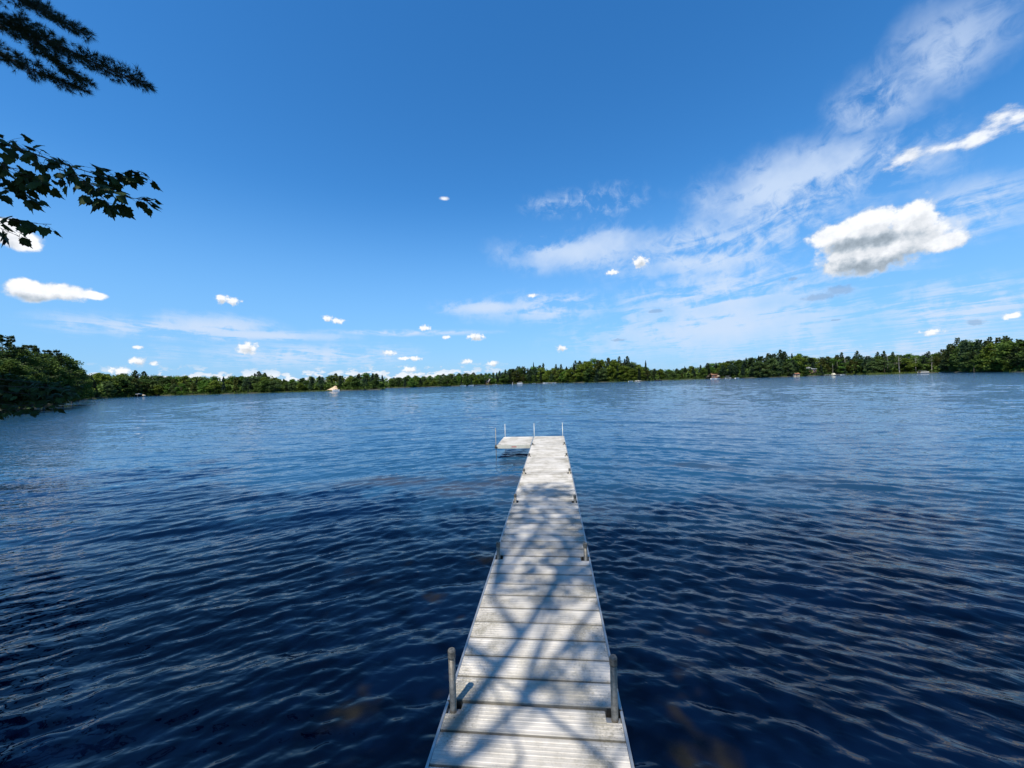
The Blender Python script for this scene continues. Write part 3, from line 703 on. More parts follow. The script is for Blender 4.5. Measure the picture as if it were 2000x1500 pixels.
def spray(tree, pts, spread, nleaf, size, twig_r=0.006, jig=0.05, tilt=0.55, tend=None):
    """a leafy twig system: pts the axis; leaves as parts on short petioles"""
    MB().tube(pts, [max(0.0022, twig_r * (1 - 0.8 * i / (len(pts) - 1))) for i in range(len(pts))], 6).build('branch', M_twig, tree)
    pet = MB()
    for i in range(nleaf):
        t = (i + R.random()) / nleaf * (len(pts) - 1); k = min(int(t), len(pts) - 2); p = pts[k].lerp(pts[k + 1], t - k)
        ax = (pts[k + 1] - pts[k]).normalized()
        sp2 = spread * (1 - 0.45 * t / (len(pts) - 1))
        off = Vector((R.gauss(0, 1), R.gauss(0, 1), R.gauss(-0.25, 0.55))) * sp2
        q = p + off; pet.tube([p, p.lerp(q, 0.5) + Vector((0, 0, 0.01)), q], [0.0022, 0.0016, 0.0012], 4, False)
        d = off.normalized() + ax * 0.5 + Vector((0, 0, -0.55))
        s = size * R.uniform(0.7, 1.2)
        o = link('leaf', R.choice(leaf_meshes), tree); o.matrix_local = Matrix.Translation(q) @ rot_for_leaf(d, tilt).to_4x4() @ Matrix.Scale(s, 4)
    pet.build('leaf_stalks', M_twig, tree, kind='stuff')

def crown_cloud(tree, blobs, count, leaf, mat, name='crown'):
    C = []
    wsum = sum(b[3] ** 2.4 for b in blobs)
    for (x, y, z, r) in blobs:
        n = int(count * r ** 2.4 / wsum)
        sub = max(4, int(n / 230)); cs = ball(sub) * r
        for c in cs: C.append(np.array([x, y, z]) + c * np.array([1, 1, 0.75]) + ball(max(3, n // sub)) * r * 0.27 * np.array([1.4, 1.4, 0.6]))
    C = np.concatenate(C); V_, F_ = cards(C, leaf, 0.8)
    return link(name, mesh_np(name, V_, F_, mat), tree, kind='stuff')
def limb(tree, pts, r0, r1, name='branch', mat=None):
    n = len(pts); MB().tube(pts, [r0 + (r1 - r0) * i / (n - 1) for i in range(n)], 10).build(name, mat or M_bark, tree, smooth=True)
def Vv(*a_): return Vector(a_)

# maple whose boughs reach in at the left of the picture
mA = empty('maple_tree', label='near maple with dark leafy boughs reaching in from the left against the sky', cat='tree')
tA = Vv(-9.2, 1.9, 0.4)
limb(mA, [tA, tA + Vv(0.1, 0.1, 3), tA + Vv(0.3, 0.2, 6), tA + Vv(0.2, 0, 10)], 0.19, 0.06, 'trunk')
b1 = [P(u, v, d) for u, v, d in [(-60, 262, 4.0), (0, 276, 4.0), (60, 298, 4.0), (115, 318, 4.0), (180, 338, 4.05), (235, 348, 4.1), (280, 340, 4.15)]]
limb(mA, [tA + Vv(0.15, 0.1, 4.2), Vv(-7.6, 2.8, 5.0), b1[0]], 0.05, 0.010)
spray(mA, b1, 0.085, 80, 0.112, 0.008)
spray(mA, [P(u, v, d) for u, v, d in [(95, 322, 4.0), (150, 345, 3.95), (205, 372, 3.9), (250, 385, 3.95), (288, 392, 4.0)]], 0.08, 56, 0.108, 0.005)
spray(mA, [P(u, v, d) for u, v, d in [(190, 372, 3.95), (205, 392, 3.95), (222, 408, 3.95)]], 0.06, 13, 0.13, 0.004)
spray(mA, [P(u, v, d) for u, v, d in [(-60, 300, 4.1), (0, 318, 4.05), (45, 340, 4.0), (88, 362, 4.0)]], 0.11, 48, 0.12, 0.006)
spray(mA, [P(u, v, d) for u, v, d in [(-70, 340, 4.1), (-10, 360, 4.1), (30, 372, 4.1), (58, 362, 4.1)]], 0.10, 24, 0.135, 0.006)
b2 = [P(u, v, d) for u, v, d in [(-80, 395, 4.3), (0, 425, 4.3), (50, 436, 4.3), (100, 438, 4.3)]]
limb(mA, [tA + Vv(0.1, 0.1, 3.2), Vv(-7.8, 3.0, 3.9), b2[0]], 0.04, 0.009)
spray(mA, b2, 0.06, 15, 0.13, 0.005)
spray(mA, [P(u, v, d) for u, v, d in [(-60, 420, 4.3), (0, 445, 4.3), (38, 462, 4.3)]], 0.07, 14, 0.13, 0.005)
crown_cloud(mA, [(-8.6, 1.6, 8.5, 2.6), (-7.0, 0.2, 10.5, 2.6), (-10.5, 1.5, 9.5, 2.6), (-9, -1, 8, 2.4), (-7.5, -0.5, 12.5, 2.0), (-6.0, 1.6, 9.5, 2.1), (-6.6, 2.4, 8.2, 1.3)], 15000, 0.17, M_maple)  # last blobs, out of view, added to shade the leafy boughs

# second maple: low dense boughs hanging over the water at the left edge
mB = empty('maple_tree', label='near maple with low dense dark boughs hanging over the water at the left edge', cat='tree')
tB = Vv(-15.6, 7.4, 0.6)
limb(mB, [tB, tB + Vv(0.2, 0, 3), tB + Vv(0.5, 0.2, 7), tB + Vv(0.4, 0, 11)], 0.22, 0.07, 'trunk')
for (path, n) in [([(-160, 735, 7.6), (-40, 752, 7.6), (60, 756, 7.6), (120, 758, 7.5), (148, 766, 7.5)], 66), ([(-160, 745, 7.8), (-30, 762, 7.7), (60, 770, 7.6), (132, 776, 7.6)], 66),
                  ([(-160, 765, 7.4), (-40, 784, 7.4), (30, 792, 7.4), (112, 790, 7.4)], 62), ([(-140, 785, 7.3), (-40, 796, 7.3), (20, 801, 7.3), (62, 796, 7.3)], 44), ([(-150, 720, 8.1), (-40, 735, 8.0), (70, 748, 7.9), (135, 762, 7.9)], 50)]:
    pts = [P(*q) for q in path]
    limb(mB, [tB + Vv(0.2, 0, R.uniform(2.5, 4)), Vv(-13.0, 7.6, R.uniform(3.0, 3.8)), pts[0]], 0.045, 0.012)
    spray(mB, pts, 0.15, n, 0.125, 0.010, tilt=0.6)
C = []
for (u, v, d, r) in [(-60, 748, 8.2, .40), (10, 752, 8.2, .32), (55, 760, 8.1, .26), (95, 763, 8.0, .22), (20, 772, 8.0, .26), (-60, 776, 8.0, .30), (125, 765, 8.0, .14), (-140, 740, 8.4, .6), (80, 772, 8.0, .16)]:
    C.append(np.array(P(u, v, d)) + ball(int(5200 * r * r) + 80) * np.array([r * 1.15, r, r * 0.8]))
C = np.concatenate(C); V_, F_ = cards(C, 0.11, 0.8)
link('crown', mesh_np('crown', V_, F_, M_maple), mB, kind='stuff')
crown_cloud(mB, [(-15.5, 7, 8.5, 2.8), (-14.5, 7.5, 6.4, 2.0), (-17, 6, 7, 2.6), (-15, 8, 11, 2.2), (-17.5, 8.5, 5, 2.2), (-12.5, 7.0, 7.5, 2.2), (-11.8, 5.6, 9.5, 2.0), (-10.2, 5.2, 6.8, 1.8), (-10.8, 4.4, 8.8, 2.0)], 17000, 0.22, M_maple, 'upper_crown')  # last blobs added overhead to keep sun off the low boughs

# white pine with the bough at the top left
pA = empty('pine_tree', label='near pine with a feathery drooping bough in the top left corner', cat='tree')
tP = Vv(-11.0, -0.4, 0.4)
limb(pA, [tP, tP + Vv(0, 0, 6), tP + Vv(0.15, 0.1, 13), tP + Vv(0.1, 0.1, 19)], 0.24, 0.03, 'trunk')
def pine_bough(tree, axis, width, ntwig, r0):
    tube = MB(); ND = []; n_ax = len(axis)
    tube.tube(axis, [r0 * (1 - 0.85 * i / (n_ax - 1)) for i in range(n_ax)], 6)
    def tuft(p, d, L=0.085, n=30):
        d = d.normalized()
        for _ in range(n):
            v_ = (d * R.uniform(0.35, 1.2) + Vector((R.gauss(0, 1), R.gauss(0, 1), R.gauss(0, 1))) * 0.48).normalized() * L * R.uniform(0.7, 1.1)
            s_ = v_.cross(Vector((R.gauss(0, 1), R.gauss(0, 1), R.gauss(0, 1)))).normalized() * 0.0017
            ND.extend([tuple(p + s_), tuple(p - s_), tuple(p + v_)])
    for i in range(ntwig):
        t = (i + 0.3 + 0.5 * R.random()) / ntwig
        tt = t * (n_ax - 1); k = min(int(tt), n_ax - 2); p = axis[k].lerp(axis[k + 1], tt - k); ax = (axis[k + 1] - axis[k]).normalized()
        side = ax.cross(Vector((0, 0, 1))).normalized() * (1 if i % 2 else -1)
        up = Vector((0, 0, R.uniform(-0.32, 0.38)))
        L = width * (1 - t) ** 0.75 * R.uniform(0.75, 1.15) + 0.06
        d = (ax * R.uniform(0.7, 1.0) + side * R.uniform(0.35, 0.75) + up).normalized()
        q1 = p + d * L * 0.5; q2 = p + (d + ax * 0.25).normalized() * L
        tube.tube([p, q1, q2], [0.004, 0.003, 0.0015], 4, False)
        nt = max(2, int(L / 0.045))
        for j in range(nt):
            f = 0.3 + 0.7 * (j + 1) / nt; c = p.lerp(q1, f * 2) if f < 0.5 else q1.lerp(q2, f * 2 - 1)
            sub = (d + Vector((R.gauss(0, 1), R.gauss(0, 1), R.gauss(0, 1))) * 0.5).normalized(); sl_ = R.uniform(0.03, 0.12) * (1.3 - f)
            c2 = c + sub * sl_; tube.tube([c, c2], [0.002, 0.0014], 3, False)
            tuft(c2, sub, 0.075, 26)
    tuft(axis[-1], (axis[-1] - axis[-2]), 0.09, 40)
    tube.build('branch', M_twig, tree)
    link('needles', mesh_np('needles', ND, np.arange(len(ND)).reshape(-1, 3), M_needle), tree, kind='stuff')
ax1 = [P(u, v, d) for u, v, d in [(-220, -40, 5.2), (-90, 0, 5.2), (0, 32, 5.15), (80, 70, 5.1), (160, 112, 5.05), (230, 142, 5.0), (280, 160, 5.0)]]
ax2 = [P(u, v, d) for u, v, d in [(-200, 40, 5.3), (-80, 75, 5.3), (0, 105, 5.25), (60, 135, 5.2), (110, 155, 5.2), (155, 172, 5.2)]]
ax3 = [P(u, v, d) for u, v, d in [(-200, -90, 5.6), (-80, -50, 5.6), (0, -20, 5.5), (60, 8, 5.4), (120, 40, 5.3), (165, 66, 5.2)]]
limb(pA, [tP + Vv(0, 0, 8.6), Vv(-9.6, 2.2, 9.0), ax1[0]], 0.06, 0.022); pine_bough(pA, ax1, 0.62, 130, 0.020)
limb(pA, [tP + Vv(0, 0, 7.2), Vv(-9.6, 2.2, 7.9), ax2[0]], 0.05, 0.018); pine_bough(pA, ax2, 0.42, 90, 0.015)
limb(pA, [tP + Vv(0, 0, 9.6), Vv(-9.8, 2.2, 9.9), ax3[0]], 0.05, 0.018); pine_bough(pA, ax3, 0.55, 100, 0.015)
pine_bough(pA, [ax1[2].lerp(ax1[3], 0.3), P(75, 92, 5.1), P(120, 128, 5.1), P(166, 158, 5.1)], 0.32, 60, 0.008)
crown_cloud(pA, [(-11, -0.5, 12, 2.4), (-9.0, 1.0, 13.5, 2.0), (-11, -0.5, 16, 2.2), (-13, 0, 10, 2.2), (-10, -2.5, 10, 2.2), (-8.2, 0.4, 16.0, 1.8), (-11, 0, 19, 1.2), (-6.8, 2.2, 12.5, 2.2)], 12000, 0.20, M_pine)  # last blob added out of frame so the bough lies in shade

# trees on the bank behind the camera: they stand there in the place and throw the dappled shade on dock and water
def bank_tree(name, label, x, y, h, blobs, count, leaf, mat, lean=(0, 0)):
    e = empty(name, label=label, cat='tree')
    t = Vv(x, y, 0.4); limb(e, [t, t + Vv(lean[0] * .3, lean[1] * .3, h * .35), t + Vv(lean[0] * .7, lean[1] * .7, h * .7), t + Vv(lean[0], lean[1], h)], 0.02 * h * 0.6, 0.03, 'trunk')
    for (bx, by, bz, br) in blobs:
        zz_ = bz - br * 1.1; f = max(0.2, min(0.85, zz_ / h))
        limb(e, [t + Vv(lean[0] * f, lean[1] * f, h * f), Vv(x + (bx - x) * .5, y + (by - y) * .5, zz_ + br * .5), Vv(bx, by, bz)], 0.06, 0.02)
        for _ in range(6):
            o_ = Vv(R.gauss(0, .6), R.gauss(0, .6), R.gauss(0, .5)) * br
            limb(e, [Vv(x + (bx - x) * .5, y + (by - y) * .5, zz_ + br * .5), Vv(bx, by, bz) + o_], 0.03, 0.01)
    crown_cloud(e, blobs, count, leaf, mat)
    return e
mL = bank_tree('maple_tree', 'tall maple on the bank behind the camera, left of the dock', -3.6, -3.6, 15,
          [(-4.3, -1.8, 9.5, 2.2), (-1.6, -1.0, 12.0, 2.2), (-3.6, -1.0, 15.0, 2.3), (-2.8, -3.4, 8.0, 1.5), (-5.0, -2.0, 12, 2.2), (-5.5, 0.2, 14.0, 2.0), (-2.0, 0.2, 15.6, 1.8)], 10000, 0.135, M_maple, (0.6, 1.2))
for path, hh, r0 in [([(1260, 1560), (1110, 1425), (1010, 1350), (930, 1300)], 6.0, 0.020), ([(1230, 1440), (1140, 1345), (1075, 1292)], 6.4, 0.013), ([(1020, 1480), (985, 1390), (960, 1330)], 6.2, 0.015)]:  # unseen limbs, shaped so their shadows fall along these deck paths
    q = [G(u, v, DZ) + Vector((-math.tan(rad(90 - SUN_EL)) * 0.454 * hh, -math.tan(rad(90 - SUN_EL)) * 0.891 * hh, hh)) for u, v in path]
    limb(mL, [Vv(-3.4, -3.3, 5.2), (Vv(-3.4, -3.3, 5.6) + q[0]) / 2] + q, r0 * 1.6, r0 * 0.5)
bank_tree('oak_tree', 'tall oak on the bank behind the camera, right of the dock', 3.6, -4.4, 16,
          [(2.0, -2.6, 9.5, 2.1), (1.2, -1.6, 13.0, 2.1), (3.6, -2.0, 15.0, 2.4), (4.6, -2.8, 10.5, 2.2), (5.2, -0.8, 14.0, 2.1), (0.6, -0.8, 15.8, 1.6)], 9000, 0.135, M_maple, (-0.4, 1.2))
bank_tree('pine_tree', 'tall pine on the bank behind the camera, far right of the dock', 8.2, -4.0, 18,
          [(7.5, -2.5, 10, 2.2), (8.5, -1.5, 13, 2.3), (6.8, -2.0, 15.5, 2.2), (8.5, -2.5, 18, 1.9), (10, -2, 15.5, 2.2)], 12000, 0.17, M_pine)
bank_tree('birch_tree', 'birch on the bank at the right of the camera', 13.5, -3.2, 14,
          [(13, -2, 8.5, 2.2), (12.2, -1.0, 11.5, 2.3), (14.5, -1.5, 12.5, 2.3), (15.5, -2.0, 9.0, 2.2)], 9000, 0.18, M_maple)

# ------------------------------------------------------------------ small things on the far shore
M_white = material('white_paint', (0.62, 0.62, 0.60), 0.4, var=0.06, scale=3)
M_grey = material('grey_paint', (0.28, 0.29, 0.30), 0.6, var=0.15, scale=2)
M_roofpale = material('pale_roof', (0.36, 0.33, 0.30), 0.7, var=0.2, scale=1.5)
M_tan = material('tan_canvas', (0.50, 0.40, 0.27), 0.8, var=0.15, scale=2)
M_dark = material('dark_paint', (0.03, 0.03, 0.035), 0.5, var=0.3, scale=3)
M_brown = material('brown_wood', (0.17, 0.085, 0.05), 0.8, var=0.3, scale=2)
M_orange = material('red_brown', (0.20, 0.085, 0.05), 0.7, var=0.25, scale=2)
M_blue = material('navy_canvas', (0.02, 0.03, 0.08), 0.7, var=0.2, scale=2)
M_glass = material('window_glass', (0.03, 0.035, 0.04), 0.1)
M_sand = material('sand', (0.52, 0.38, 0.24), 0.9, var=0.25, scale=0.8, bump=0.1)
M_rock = material('rock', (0.30, 0.29, 0.27), 0.9, var=0.35, scale=1.5, bump=0.05)
def site(u, off=0.0): d = lut(DEP, u) + off; return ((u - 1000) / F * d, d)
def hull_mesh(L, w, h, mat, name='hull'):
    mb = MB(); n = 7; vs = []; fs = []
    for i in range(n):
        t = i / (n - 1); x = -L / 2 + L * t; ww = w / 2 * (1 - max(0, (t - 0.45) / 0.55) ** 2.2 * 0.97); sh = h * (1 + 0.25 * t * t)
        vs += [(x, -ww, sh), (x, -ww * 0.72, 0.0 + 0.25 * h * max(0, t - .7)), (x, ww * 0.72, 0.25 * h * max(0, t - .7)), (x, ww, sh), (x, ww * 0.82, sh), (x, ww * 0.6, h * 0.3), (x, -ww * 0.6, h * 0.3), (x, -ww * 0.82, sh)]
    for i in range(n - 1):
        for k in range(8): a_ = i * 8 + k; b_ = i * 8 + (k + 1) % 8; fs.append((a_, b_, b_ + 8, a_ + 8))
    fs += [tuple(range(8)), tuple(range(n * 8 - 1, n * 8 - 9, -1))]
    return mb.add(vs, fs).mesh(name, mat)
def boat(u, off, L, rz, label, hull=None, w=1.8, h=0.6, top=None, topmat=None, motor=True, z=-0.12):
    x, y = site(u, off); e = empty('motorboat', (x, y, z), rz, label=label, cat='boat')
    link('hull', hull_mesh(L, w, h, hull or M_white), e)
    ws = MB().add([(L * .05, -w * .38, h), (L * .05, w * .38, h), (-L * .02, w * .34, h + .38), (-L * .02, -w * .34, h + .38)], [(0, 1, 2, 3)]); ws.build('windscreen', M_glass, e)
    MB().box(-L * .25, -L * .12, -w * .35, w * .35, h * .3, h * .85).build('seat', M_tan, e)
    if motor: MB().box(-L / 2 - .35, -L / 2 - .02, -.2, .2, .1, h + .45).build('motor', M_dark, e)
    if top:
        fr = MB()
        for sx in (-.25, .1):
            for sy in (-1, 1): fr.tube([(L * sx, sy * w * .42, h), (L * sx, sy * w * .42, top)], .03, 5)
        fr.build('canopy_frame', M_rail, e)
        MB().box(-L * .32, L * .15, -w * .48, w * .48, top, top + .1).build('canopy', topmat or M_blue, e)
    return e
def pontoon(u, off, L, rz, label, topmat, topz=2.1):
    x, y = site(u, off); e = empty('pontoon_boat', (x, y, -0.15), rz, label=label, cat='boat')
    for s in (-1, 1): MB().tube([(-L / 2, s * .8, .2), (L / 2 - .5, s * .8, .2), (L / 2, s * .8, .35)], [.3, .3, .05], 8).build('float', M_rail, e)
    MB().box(-L / 2, L / 2 - .2, -1.2, 1.2, .5, .6).build('deck', M_grey, e)
    for (a0, a1, b0, b1_) in ((-L / 2, L / 2 - .3, -1.2, -1.15), (-L / 2, L / 2 - .3, 1.15, 1.2), (L / 2 - .35, L / 2 - .3, -1.14, 1.14)):
        MB().box(a0, a1, b0, b1_, .62, 1.25).build('side_panel', M_white, e)
    MB().box(-L / 2 + .2, -L / 2 + 1.2, -1, 1, .6, 1.15).build('seat', M_tan, e)
    MB().box(-L / 2 - .4, -L / 2 - .05, -.25, .25, .0, 1.2).build('motor', M_dark, e)
    fr = MB()
    for sx in (-.35, .1):
        for sy in (-1, 1): fr.tube([(L * sx, sy * 1.1, 1.25), (L * sx, sy * 1.1, topz)], .035, 5)
    fr.build('canopy_frame', M_rail, e); MB().box(-L * .42, L * .18, -1.2, 1.2, topz, topz + .14).build('canopy', topmat, e)
    return e
def pier(u0, u1, label, mat, zt=0.45, out=4.0):
    x0, y0 = site(u0, -out); x1, y1 = site(u1, -out); L = math.hypot(x1 - x0, y1 - y0)
    e = empty('pier', (x0, y0, 0), math.atan2(y1 - y0, x1 - x0), label=label, cat='pier')
    MB().box(0, L, -.6, .6, zt - .12, zt).build('deck', mat, e)
    n = max(2, int(L / 2.5))
    for i in range(n + 1):
        for s in (-1, 1): MB().tube([(L * i / n, s * .62, -.8), (L * i / n, s * .62, zt + .35)], .05, 6).build('post', M_rail, e)
    return e
def cabin(u, off, w, dp, hw, hr, label, wall, roof, z=None, rz=0.0, name='cabin'):
    x, y = site(u, off); z = ground_z(off) if z is None else z
    e = empty(name, (x, y, z), rz, label=label, cat='cabin')
    MB().box(-w / 2, w / 2, -dp / 2, dp / 2, -0.5, hw).build('wall', wall, e)
    o = .35
    mb = MB(); vs = [(-w / 2 - o, -dp / 2 - o, hw - .05), (w / 2 + o, -dp / 2 - o, hw - .05), (w / 2 + o, 0, hw + hr), (-w / 2 - o, 0, hw + hr), (-w / 2 - o, dp / 2 + o, hw - .05), (w / 2 + o, dp / 2 + o, hw - .05)]
    vs2 = [(a_, b_, c_ + .14) for a_, b_, c_ in vs]
    mb.add(vs + vs2, [(0, 1, 2, 3), (3, 2, 5, 4), (6, 9, 8, 7), (9, 10, 11, 8), (0, 6, 7, 1), (4, 5, 11, 10), (0, 3, 9, 6), (3, 4, 10, 9), (1, 7, 8, 2), (2, 8, 11, 5)]).build('roof', roof, e)
    MB().add([(-w / 2, -dp / 2 + .01, hw), (-w / 2, dp / 2 - .01, hw), (-w / 2, 0, hw + hr), (w / 2, -dp / 2 + .01, hw), (w / 2, dp / 2 - .01, hw), (w / 2, 0, hw + hr)], [(0, 1, 2), (3, 5, 4)]).build('gable', wall, e)
    for k in (-.28, .3):
        f_ = MB().box(w * k - .6, w * k + .6, -dp / 2 - .05, -dp / 2 - .002, hw * .35, hw * .8).build('window', M_white, e)
        MB().box(w * k - .5, w * k + .5, -dp / 2 - .07, -dp / 2 - .052, hw * .40, hw * .75).build('pane', M_glass, f_)
    MB().box(-.45, .45, -dp / 2 - .05, -dp / 2 - .002, 0, hw * .78).build('door', M_brown, e)
    return e

# boathouse and covered boat on the left shore
x, y = site(260, 0.5); e = empty('boathouse', (x, y, 0), rad(2), label='low open boathouse with a long pale roof on the left shore', cat='boathouse')
MB().box(-3.9, 3.9, -1.6, 1.6, 1.35, 1.5).add([(-3.9, -1.6, 1.503), (3.9, -1.6, 1.503), (3.9, 0, 1.95), (-3.9, 0, 1.95), (-3.9, 1.6, 1.503), (3.9, 1.6, 1.503)], [(0, 1, 2, 3), (3, 2, 5, 4), (0, 3, 4), (1, 5, 2)]).build('roof', M_roofpale, e)
for k in range(5):
    for s in (-1, 1): MB().tube([(-3.7 + 1.85 * k, s * 1.45, -0.6), (-3.7 + 1.85 * k, s * 1.45, 1.35)], .06, 6).build('post', M_grey, e)
MB().box(-3.9, 3.9, 1.0, 1.35, -0.1, 1.3).build('back_wall', M_dark, e)
x, y = site(274, 0.2); e = empty('covered_boat', (x + 1.0, y, 0.1), rad(20), label='boat under a tan cover drawn up beside the pale roofed boathouse', cat='boat')
link('hull', hull_mesh(3.4, 1.7, .5, M_white), e)
MB().add([(-1.7, -.9, .5), (1.2, -.8, .55), (1.7, 0, .6), (1.2, .8, .55), (-1.7, .9, .5), (-.6, 0, 1.35), (.5, 0, 1.2)], [(0, 1, 6, 5), (1, 2, 6), (2, 3, 6), (3, 4, 5, 6), (4, 0, 5)]).build('cover', M_tan, e)
# sand bank on the point
x, y = site(649, 3)
Vs, Fs = [], []; nx_, nz_ = 13, 9
for j in range(nz_):
    for i in range(nx_):
        s_ = i / (nx_ - 1) * 2 - 1; t = j / (nz_ - 1)
        hx = s_ * (4.6 - 3.6 * t) + 1.4 * t; Vs.append((x + hx + R.gauss(0, .12), y - 3.4 + 4.6 * t + 0.9 * s_ * s_ + R.gauss(0, .12), -0.1 + 3.3 * t * (1 - 0.35 * s_ * s_) + R.gauss(0, .08)))
for j in range(nz_ - 1):
    for i in range(nx_ - 1): a_ = j * nx_ + i; Fs.append((a_, a_ + 1, a_ + nx_ + 1, a_ + nx_))
link('sand_bank', mesh_np('sand_bank', Vs, Fs, M_sand), kind='structure', label='bare orange tan sand bank on the point')
boat(656, -3.0, 4.6, rad(175), 'white motorboat moored below the sand bank', h=0.8)
# far middle shore
boat(904, -3, 4.6, rad(10), 'small boat with a dark canopy on the far middle shore', top=1.6, topmat=M_grey)
boat(920, -2, 4.2, rad(0), 'low white boat between the canopied boat and the grey cabin', motor=False)
cabin(950, 9, 7.5, 6, 2.6, 2.0, 'cabin with a pale grey roof among trees on the far middle shore', M_brown, M_roofpale, rz=rad(-20))
pier(925, 946, 'thin grey pier in front of the pale roofed cabin', M_grey, 0.4, 2)
boat(966, -2, 3.8, rad(5), 'small white boat just right of the pale roofed cabin', h=.5, motor=False)
x, y = site(1001, -8); e = empty('marker_buoy', (x, y, -.3), label='upright white marker buoy left of the pontoon boat', cat='buoy')
MB().tube([(0, 0, 0), (0, 0, .4), (0, 0, .5), (0, 0, 1.8), (0, 0, 1.9)], [.3, .3, .2, .2, .05], 10).build('float', M_white, e)
MB().tube([(0, 0, 1.2), (0, 0, 1.4)], .205, 10).build('band', M_orange, e)
pontoon(1015, -12, 5.0, rad(178), 'white pontoon boat with a brown top out from the middle shore', M_tan)
pier(1060, 1086, 'long white pier in front of the dark wood, middle shore', M_white, 0.55, 3)
boat(1066, -6, 4.5, rad(180), 'white boat tied at the left end of the long white pier', h=.7)
boat(1043, -3, 3.2, rad(0), 'tiny pale boat left of the long white pier', h=.4, motor=False)
boat(1082, -6, 3.4, rad(0), 'white boat tied at the right end of the long white pier', h=.5, motor=False)
# hill foot
boat(1232, -1, 3.4, rad(0), 'small white boat drawn up at the right foot of the rounded hill', h=.5, motor=False)
for k, (u, s_) in enumerate([(1242, .9), (1247, 1.1), (1251, .7)]):
    x, y = site(u, -0.5); v_ = ball(40); v_ /= np.linalg.norm(v_, axis=1)[:, None]
    import bmesh
    bm = bmesh.new(); bmesh.ops.create_icosphere(bm, subdivisions=2, radius=s_)
    for q in bm.verts: q.co *= 1 + R.uniform(-.15, .15); q.co.z *= .65
    me = bpy.data.meshes.new('boulder'); bm.to_mesh(me); bm.free(); me.materials.append(M_rock)
    link('boulder', me, None, (x, y, .1), label=['left of three pale boulders at the right foot of the hill', 'middle and largest of three pale boulders at the right foot of the hill', 'right and smallest of three pale boulders at the right foot of the hill'][k], cat='boulder')
x, y = site(1286, -14); e = empty('canoe', (x, y, -.1), rad(176), label='dark canoe with paddlers out on the water right of the hill', cat='canoe')
link('hull', hull_mesh(5.2, .95, .45, M_dark), e)
def person(x, y, z, shirt, label, rz=0.0, stand=False):
    e = empty('person', (x, y, z), rz, label=label, cat='person')
    hz = 1.0 if stand else 0.25
    mb = MB()
    if stand:
        for s in (-1, 1): mb.tube([(s * .1, 0, 0), (s * .1, .01, .45), (s * .08, 0, .9)], [.05, .065, .09], 8)
    else:
        for s in (-1, 1): mb.tube([(s * .12, .55, .1), (s * .12, .35, .38), (s * .08, 0, .2)], [.05, .07, .09], 8)
    mb.tube([(0, 0, hz - .12), (0, 0, hz + .1), (0, 0.01, hz + .42), (0, 0, hz + .52), (0, 0, hz + .58)], [.14, .15, .19, .12, .05], 10)
    for s in (-1, 1): mb.tube([(s * .18, 0, hz + .46), (s * .26, .1, hz + .22), (s * .16, .3, hz + .2)], [.055, .045, .03], 8)
    mb.build('body', shirt, e, smooth=True)
    MB().tube([(0, 0, hz + .56), (0, 0, hz + .62), (0, .01, hz + .72), (0, 0, hz + .8), (0, 0, hz + .84)], [.05, .085, .1, .085, .03], 10).build('head', M_skin, e, smooth=True)
M_skin = material('skin', (0.45, 0.26, 0.18), 0.6)
person(x - 1.1, y, .05, M_dark, 'person in dark clothes sitting at the left end of the dark canoe', rad(90))
person(x + 1.0, y, .05, M_blue, 'person in dark clothes sitting at the right end of the dark canoe', rad(90))
# brown cabin with stairs and boats
cabin(1396, 7, 9, 6, 2.4, 1.6, 'red brown waterside cabin with stairs down to white boats', M_orange, M_brown)
x, y = site(1382, 2); e = empty('stairs', (x, y, 0), label='pale wooden stairs climbing the bank left of the brown cabin', cat='stairs')
for k in range(8): MB().box(-3.4 + .6 * k, -2.8 + .6 * k, -.6, .6, .1 + .3 * k, .2 + .3 * k).build('step', M_tan, e)
MB().tube([(-3.4, -.6, .9), (1.4, -.6, 3.3)], .05, 5).build('handrail', M_tan, e)
boat(1393, -3, 3.4, rad(0), 'left of two white boats below the red brown cabin', h=.7, motor=False)
boat(1401, -3, 3.6, rad(180), 'right of two white boats below the red brown cabin', h=.6, motor=False)
x, y = site(1403, 0.5); mb = MB(); mb.tube([(0, 0, 0), (0, 0, 2.3)], .04, 6)
e = empty('parasol', (x, y, .1), label='pale parasol on the shore right of the red brown cabin', cat='parasol'); mb.build('pole', M_rail, e)
MB().tube([(0, 0, 1.9), (0, 0, 2.45)], [1.4, .05], 10).build('canopy', M_tan, e)
boat(1422, -2, 5.0, rad(5), 'white boat under a white canopy right of the red brown cabin', h=.7, top=1.9, topmat=M_white)
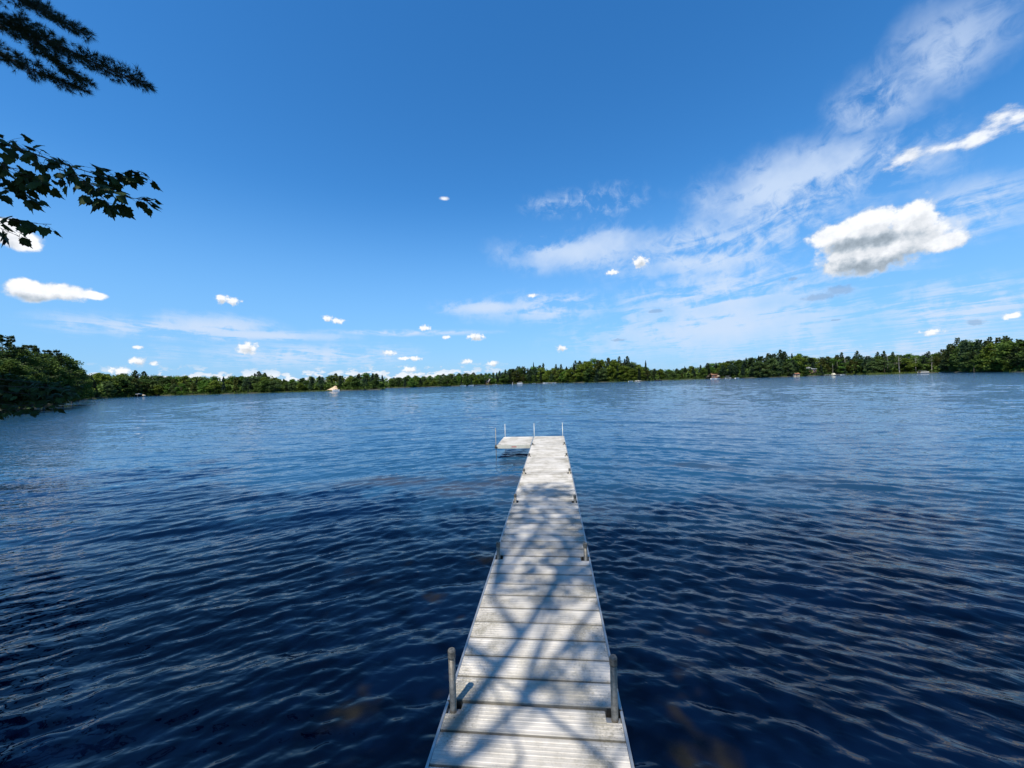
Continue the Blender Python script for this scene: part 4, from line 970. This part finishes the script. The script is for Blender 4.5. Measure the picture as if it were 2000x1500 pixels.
boat(1440, -2, 3.0, rad(0), 'small white boat alone right of the canopied white boat', h=.5, motor=False)
# houses left of the pier
cabin(1552, 3, 5, 4, 1.6, .9, 'low tan and red shed at the water left of the grey house', M_tan, M_orange)
cabin(1577, 12, 9.5, 7, 2.8, 1.6, 'grey roofed house up among the trees left of the white pier', M_brown, M_grey, z=2.6, rz=rad(8))
# white pier with tent, poles
pier(1612, 1652, 'long white pier with a pale dome tent behind it, right shore', M_white, 0.6, 3)
x, y = site(1628, 0.5); e = empty('dome_tent', (x, y, .3), label='cream dome tent behind the long white pier', cat='tent')
Vs = []; Fs = []
for j in range(5):
    for i in range(12): t = j / 4 * math.pi / 2; a_ = i / 12 * 6.283; Vs.append((1.7 * math.cos(t) * math.cos(a_), 1.3 * math.cos(t) * math.sin(a_), 1.5 * math.sin(t)))
for j in range(4):
    for i in range(12): a_ = j * 12 + i; b_ = j * 12 + (i + 1) % 12; Fs.append((a_, b_, b_ + 12, a_ + 12))
link('canopy', mesh_np('canopy', Vs, Fs, material('cream_canvas', (0.72, 0.68, 0.52), .8)), e)
MB().add([(-.45, -1.32, 0), (.45, -1.32, 0), (0, -1.05, 1.0)], [(0, 1, 2)]).build('door_flap', M_tan, e)
boat(1645, -5, 3.6, rad(180), 'small boat with dark motor at the right end of the white pier', h=.6)
for u, vt, lab in [(1627, 712, 'left of two slim pale flagpoles by the cream tent'), (1636, 708, 'right and taller of two slim pale flagpoles by the cream tent')]:
    x, y = site(u, 2); h = HC + (yh(u) - vt) / F * y
    e = empty('flagpole', (x, y, .3), label=lab, cat='flagpole'); MB().tube([(0, 0, -.3), (0, 0, h)], [.11, .06], 8).build('pole', M_palebark, e); MB().tube([(0, 0, h), (0, 0, h + .2)], [.1, .1], 6).build('finial', M_white, e)
pontoon(1804, -5, 6.4, rad(4), 'pontoon boat with a white side and canopy below the high right wood', M_grey, 1.9)
boat(1841, -2, 3.6, rad(0), 'small white boat right of the pontoon boat under the high wood', h=.5, motor=False)
